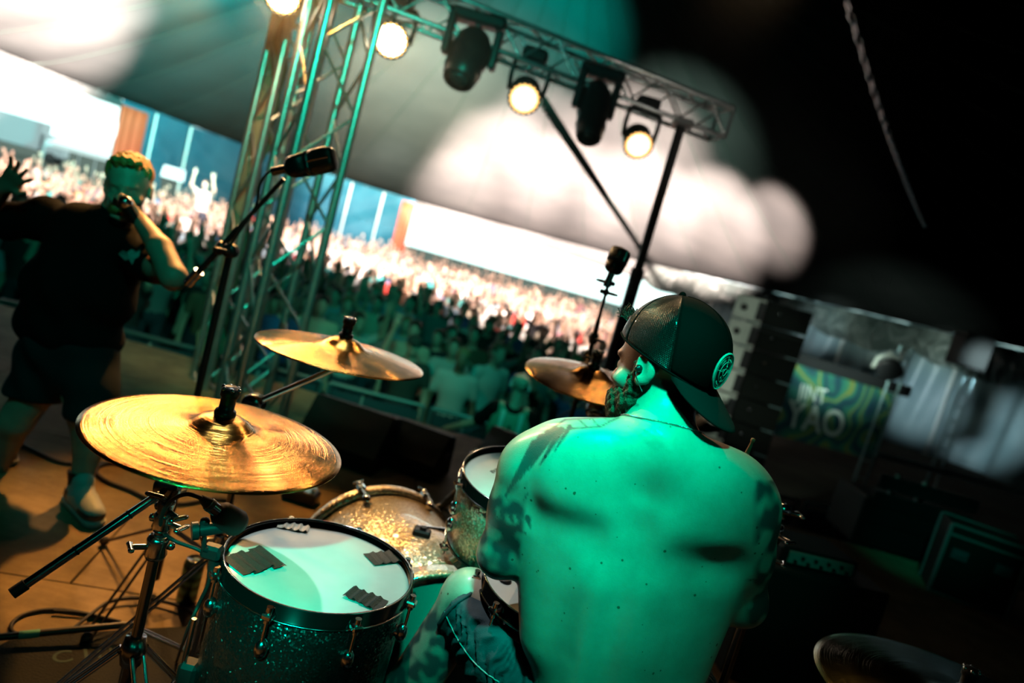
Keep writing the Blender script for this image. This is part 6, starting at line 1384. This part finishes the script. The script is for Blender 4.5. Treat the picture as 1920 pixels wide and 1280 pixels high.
def folds(a, b_, ph):
    a = np3(a); d = np3(b_)-a; L = np.linalg.norm(d); d /= L
    def fn(X):
        Q = X-a; t = Q@d; r_ = Q-t[:, None]*d; n = np.linalg.norm(r_, axis=1); ang = np.arctan2(r_[:, 2], r_[:, 0]); m_ = ((t > -.02) & (t < L+.03) & (n < .13)).astype(float)
        w_ = t+.018*np.sin(ang*2+ph)+.010*np.sin(ang*5+t*20); f = np.clip(t/L, 0, 1)
        return m_*(.0050*np.sin(w_*(165+30*f)+2*np.sin(w_*45+ph))+.0028*np.sin(w_*330+ang*2))
    return fn
s.field(folds(hipL, hemL, .5)); s.field(folds(hipR, hemR, 1.9))
dL = np3(knL)-np3(hipL); s2 = SDF.plane_cut; s.g = np.where(True, s.g, s.g)
for a_, b_, sd_ in ((hipL, knL, -1), (hipR, knR, 1)):
    n_ = np3(Vector(b_)-Vector(a_)); n_ /= np.linalg.norm(n_); p_ = Vector(a_).lerp(Vector(b_), 1.0)
    ax = [(s.lo[q_]+s.h*np.arange(s.n[q_])).astype(np.float32) for q_ in range(3)]
    d_ = (ax[0][:, None, None]-p_.x)*n_[0]+(ax[1][None, :, None]-p_.y)*n_[1]+(ax[2][None, None, :]-p_.z)*n_[2]; s.g = np.maximum(s.g, d_.astype(np.float32))
s.plane_cut((pel.x, pel.y, .665), (0, -.25, 1))
jeans, _ = bodylink(s, 'denim_shorts', M['denim'], DR, 1)
M['stitch'] = mat('pale_seam_thread', (.35, .42, .42), .7)
bj = BVHTree.FromPolygons([x.co for x in jeans.data.vertices], [tuple(p.vertices) for p in jeans.data.polygons]); mb = MB(); pts = []
for px_, py_ in spline([Vector((820, 1118, 0)), Vector((838, 1160, 0)), Vector((862, 1205, 0)), Vector((895, 1250, 0)), Vector((925, 1278, 0)), Vector((945, 1290, 0))], 6) and [(p.x, p.y) for p in spline([Vector((824, 1120, 0)), Vector((842, 1165, 0)), Vector((866, 1210, 0)), Vector((898, 1250, 0)), Vector((935, 1278, 0))], 8)]:
    v = Vector(_f+(px_-960)/FPX*_r-(py_-640)/FPX*_u).normalized(); loc, n_, i_, dd_ = bj.ray_cast(Vector(CAM), v)
    if loc is not None: pts.append(loc+n_*.001)
if len(pts) > 3: mb.tube(pts, .0016, 5); mb.build('outer_seam', M['stitch'], jeans)
# frayed hem roll
n_ = (knL-hipL).normalized(); hemc = hipL.lerp(knL, .99); F_ = frame(n_); pts = []
for k in range(48):
    a = 2*math.pi*k/48; d_ = F_ @ Vector((math.cos(a), math.sin(a), 0)); loc, nn_, i_, dd_ = bj.ray_cast(hemc+d_*.2-n_*.008, -d_); pts.append((loc if loc else hemc+d_*.08)+d_*.0015)
mb = MB(); mb.tube(pts, .0045, 6, True); mb.build('hem', M['denim'], jeans)
for k_, f_, kn_ in ((0, ftL, knL), (1, ftR, knR)): shoe(DR, (f_.x, f_.y, 0), (f_.x-.03+.06*k_, f_.y+.2, 0), .008)
# beard
M['beard'] = mat('dark_brown_beard', (.10, .05, .022), .7, bump=1.0, bscale=170)
s = SDF(np3(HC)-.2, np3(HC)+.2, .0042)
s.ell(hq_(0, .045, -.080), (.066*HS, .062*HS, .058*HS), HF, k=.01); s.ell(hq_(0, .066, -.100), (.038*HS, .034*HS, .034*HS), HF, k=.03)
for e_ in (-1, 1): s.cap(hq_(e_*.066, .014, -.018), hq_(e_*.060, .030, -.075), .013, .020, k=.015)
s.ell(hq_(0, .03, .02), (.11, .14, .052), HF, k=.012, op='sub'); 
for e_ in (-1, 1): s.cap(hq_(e_*.071, .010, .0), hq_(e_*.064, .020, -.05), .0105, .012, k=.01)
s.field(lambda X: .0022*np.sin(X[:, 0]*420+X[:, 2]*130)+.0022*np.sin(X[:, 2]*330+X[:, 1]*260)+.002*np.sin(X[:, 1]*520-X[:, 2]*210))
bodylink(s, 'beard', M['beard'], DR, 0)
mb = MB(); rb_ = random.Random(4)
for k in range(200):
    t = rb_.uniform(-1, 1); u = rb_.random(); base = hq_(t*.058, .05+.035*(1-t*t), -.05-.075*u); d_ = -hZ*(.6+.6*rb_.random())+hY*rb_.uniform(.1, .7)+hX*t*rb_.uniform(.2, .9)+np.array([rb_.gauss(0, .15) for _ in range(3)]); L = rb_.uniform(.006, .015); d_ /= np.linalg.norm(d_)
    mb.tube([Vector(base), Vector(base+d_*L), Vector(base+d_*L*1.6-hZ*L*.3)], [.0011, .0008, .0003], 3)
mb.build('beard_strands', M['beard'], DR, 'stuff')
mb = MB()
for k in range(90):                 # short hair standing up in front of the cap
    t = rb_.uniform(-.9, .9); base = hq_(t*.062, .060+.028*(1-t*t), .070+.020*(1-t*t)); d_ = hZ*rb_.uniform(.5, 1)+hY*rb_.uniform(.2, 1)+hX*(t*.6+rb_.gauss(0, .3)); d_ /= np.linalg.norm(d_); L = rb_.uniform(.006, .015); c_ = np.array([rb_.gauss(0, .4) for _ in range(3)])*L
    mb.tube(spline([Vector(base), Vector(base+d_*L), Vector(base+d_*L*1.5+c_)], 3), .0009, 3)
mb.build('hair_strands', mat('dark_hair', (.03, .02, .012), .5), DR, 'stuff')
# ---- the cap, worn backwards
m = mat('black_cap_cloth', (.0035, .0045, .0045), .8, bump=.2, bscale=700, spec=.05); M['cap'] = m
m = mat('black_cap_mesh', (.004, .006, .006), .3, coat=.2); nt, b = nodes(m); tc = nt.nodes.new('ShaderNodeTexCoord'); sx = nt.nodes.new('ShaderNodeSeparateXYZ'); nt.links.new(tc.outputs['UV'], sx.inputs[0])
hs_ = []
for ax_, f_ in (('X', 1100), ('Y', 760)):
    mu = nt.nodes.new('ShaderNodeMath'); mu.operation = 'MULTIPLY'; mu.inputs[1].default_value = f_; nt.links.new(sx.outputs[ax_], mu.inputs[0]); si = nt.nodes.new('ShaderNodeMath'); si.operation = 'SINE'; nt.links.new(mu.outputs[0], si.inputs[0]); hs_.append(si)
mxh = nt.nodes.new('ShaderNodeMath'); mxh.operation = 'MAXIMUM'; nt.links.new(hs_[0].outputs[0], mxh.inputs[0]); nt.links.new(hs_[1].outputs[0], mxh.inputs[1])
bp = nt.nodes.new('ShaderNodeBump'); bp.inputs['Strength'].default_value = .9; bp.inputs['Distance'].default_value = .0012; nt.links.new(mxh.outputs[0], bp.inputs['Height']); nt.links.new(bp.outputs['Normal'], b.inputs['Normal']); M['capmesh'] = m
Cc = (0, -.010, .030); RX, RY, RZ = .0865, .1080, .1060
def edge_phi(th):                      # th = 0 towards the face, pi towards the nape
    ze = .058*(.5+.5*math.cos(th))-.034*(.5-.5*math.cos(th)); return math.acos(max(-.95, min(.95, (ze-Cc[2])/RZ)))
def cap_pt(th, fr, off=0.0):
    ph = edge_phi(th)*fr; sp = math.sin(ph); sq_ = 1.0+.05*math.sin(ph*2)*(.5-.5*math.cos(th))
    return Vector(hq_(Cc[0]-(RX+off)*sp*math.sin(th)*1.0, Cc[1]+(RY*sq_+off)*sp*math.cos(th), Cc[2]+(RZ+off)*math.cos(ph)))
def cap_piece(t0_, t1_, name, m_, par, n=30, mm=22):
    mb = MB(); vs = []; fs = []; uvs = []
    for i in range(n+1):
        th = t0_+(t1_-t0_)*i/n
        for j in range(mm+1): vs.append(cap_pt(th, j/mm)); uvs.append((th/6.283, j/mm*.5))
    for i in range(n):
        for j in range(mm): fs.append((i*(mm+1)+j, i*(mm+1)+j+1, (i+1)*(mm+1)+j+1, (i+1)*(mm+1)+j))
    mb.add(vs, fs); o = mb.build(name, m_, par); uv = o.data.uv_layers.new(name='uv')
    for lp in o.data.loops: uv.data[lp.index].uv = uvs[lp.vertex_index]
    so = o.modifiers.new('s', 'SOLIDIFY'); so.thickness = .002; so.offset = 0; return o
capo = cap_piece(math.pi*.64, math.pi*1.36, 'cap', M['cap'], DR, 40)
for k in range(4): cap_piece(-math.pi*.64+math.pi*1.28*k/4, -math.pi*.64+math.pi*1.28*(k+1)/4, 'mesh_panel', M['capmesh'], capo, 16)
for th in (math.pi*.64, math.pi*1.36, 0, math.pi*.32, -math.pi*.32, math.pi): mb = MB(); mb.tube([cap_pt(th, j/20, .0015) for j in range(1, 21)], .0007, 6); mb.build('seam', M['cap'], capo)
mb = MB(); mb.sph(cap_pt(0, 0, .002), .007, 12); mb.build('top_button', M['cap'], capo)
mb = MB(); mb.tube([cap_pt(2*math.pi*k/80, 1.0, .0008) for k in range(80)], .0022, 6, True); mb.build('edge_band', M['cap'], capo)
mb = MB(); vs = []; fs = []; NB, MBv = 36, 12
for i in range(NB+1):
    u_ = -1+2*i/NB; th = math.pi+u_*math.pi*.345; root = cap_pt(th, 1.0, -.001); L = .078*math.sqrt(max(0, 1-abs(u_)**2.6))
    out = Vector(-hY*1.0)*.62-Vector(hZ)*.78-Vector(hX)*(-u_)*.0
    for j in range(MBv+1):
        v_ = j/MBv; side = Vector(hX)*math.sin(th)*-0.0; p_ = root+out*(L*v_)+Vector(-hY)*(.010*math.sin(v_*math.pi/2)*(1-abs(u_)))-Vector(hZ)*(.010*u_*u_*v_)
        vs.append(p_)
for i in range(NB):
    for j in range(MBv): fs.append((i*(MBv+1)+j, i*(MBv+1)+j+1, (i+1)*(MBv+1)+j+1, (i+1)*(MBv+1)+j))
mb.add(vs, fs); o = mb.build('brim', mat('dark_green_grey_brim', (.009, .014, .014), .9, spec=.06, bump=.15, bscale=600), capo); so = o.modifiers.new('s', 'SOLIDIFY'); so.thickness = .0035; so.offset = 0
# round patch on the cap front (which sits at the back of the head)
def patch_pt(a, r_, off=.003):
    t0_, f0_ = math.pi, .80; return cap_pt(t0_-.0+r_*math.cos(a)/.105, f0_-r_*math.sin(a)/(.106*edge_phi(math.pi)), off)
M['patch'] = mat('black_patch', (.012, .014, .015), .6); M['thread'] = mat('pale_green_thread', (.35, .75, .62), .6)
mb = MB(); vs = [patch_pt(0, 0)]; fs = []; n = 40
for k in range(n): vs.append(patch_pt(2*math.pi*k/n, .017))
for k in range(n): vs.append(patch_pt(2*math.pi*k/n, .033))
for k in range(n): fs += [(0, 1+k, 1+(k+1) % n), (1+k, 1+n+k, 1+n+(k+1) % n, 1+(k+1) % n)]
mb.add(vs, fs); mb.build('patch', M['patch'], capo)
def ring_(r_, w_, name): mb = MB(); mb.tube([patch_pt(2*math.pi*k/56, r_, .0042) for k in range(56)], w_, 6, True); mb.build(name, M['thread'], capo)
ring_(.0325, .0022, 'patch_rim'); ring_(.0275, .0005, 'patch_circle'); ring_(.018, .0005, 'patch_circle'); ring_(.0065, .0005, 'patch_circle')
for a in (R(95), R(178), R(275), R(0)): mb = MB(); mb.tube([patch_pt(a, r_, .0042) for r_ in (.009, .014, .018, .023, .0275)], .0005, 5); mb.build('patch_line', M['thread'], capo)
mb = MB()
for a0_, n_ in ((R(122), 6), (R(52), 6), (R(232), 6), (R(310), 5)):
    for k in range(n_): a = a0_+k*.10; mb.tube([patch_pt(a, .0215, .0042), patch_pt(a+.03*(k % 2), .0245, .0042)], .0006, 4)
for k in range(5): a = R(80)+k*1.257; mb.tube([patch_pt(a, .010, .0042), patch_pt(a+.3, .013, .0042)], .0006, 4)
mb.build('patch_lettering', M['thread'], capo, 'stuff')
# in-ear monitor and its lead, necklace
mb = MB(); c_ = Vector(hq_(-.088, .003, -.010)); mb.sph(c_, .0075, 12, (1, 1, 1)); mb.sph(c_+Vector(-hX)*.004, .005, 10); mb.build('ear_monitor', M['black_metal'], DR)
mb = MB(); pts = [c_, c_+Vector(-hX)*.006+Vector(hZ)*-.012, Vector(hq_(-.088, -.012, -.05))]; mb.tube(spline(pts, 5), .0011, 5); mb.build('ear_lead', M['chrome'], DR)
# drum sticks held in the hands
M['stick'] = mat('maple_stick', (.62, .44, .24), .45)
def stick(butt, tip, label):
    butt = Vector(butt); tip = Vector(tip); T = TM(butt, tip-butt); L = (tip-butt).length; mb = MB(); mb.lathe([(0, 0), (.006, .002), (.0073, .006), (.0073, L*.78), (.0035, L-.014), (.0030, L-.010), (.0048, L-.006), (.0042, L-.001), (0, L)], T, 16); return tag(mb.build('drumstick', M['stick']), label, 'drumstick', 'the drummer\'s sticks')
stick(buttR-(tipR-buttR)*.35, tipR, 'pale drumstick whose tip rises above the drummer\'s right shoulder')
w0 = wrL+Vector((.03, .06, -.02)); stick(w0+(w0-stL[1]).normalized()*.08, stL[1], 'pale drumstick in the drummer\'s left hand above the snare drum')
# necklace laid on the neck
ncx = P(1222, 790, 1.25); nx_ = Vector((.25, .0, 1)).normalized(); Fn = frame(Vector((-.05, .22, 1))); mb = MB(); pts = []
for k in range(120):
    a = 2*math.pi*k/120; d_ = Fn @ Vector((math.cos(a), math.sin(a), 0)); loc, n_, i_, dd_ = bvh.ray_cast(Vector(ncx)+d_*.30, -d_)
    if loc is not None and (loc-Vector(ncx)).length < .16: pts.append(loc+n_*.0012)
if len(pts) > 20:
    mb.tube(pts, .0009, 5, True)
    for p_ in pts: mb.sph(p_, .0019, 6)
    mb.build('necklace', M['chrome'], DR)
print('drummer', time.time()-t0)
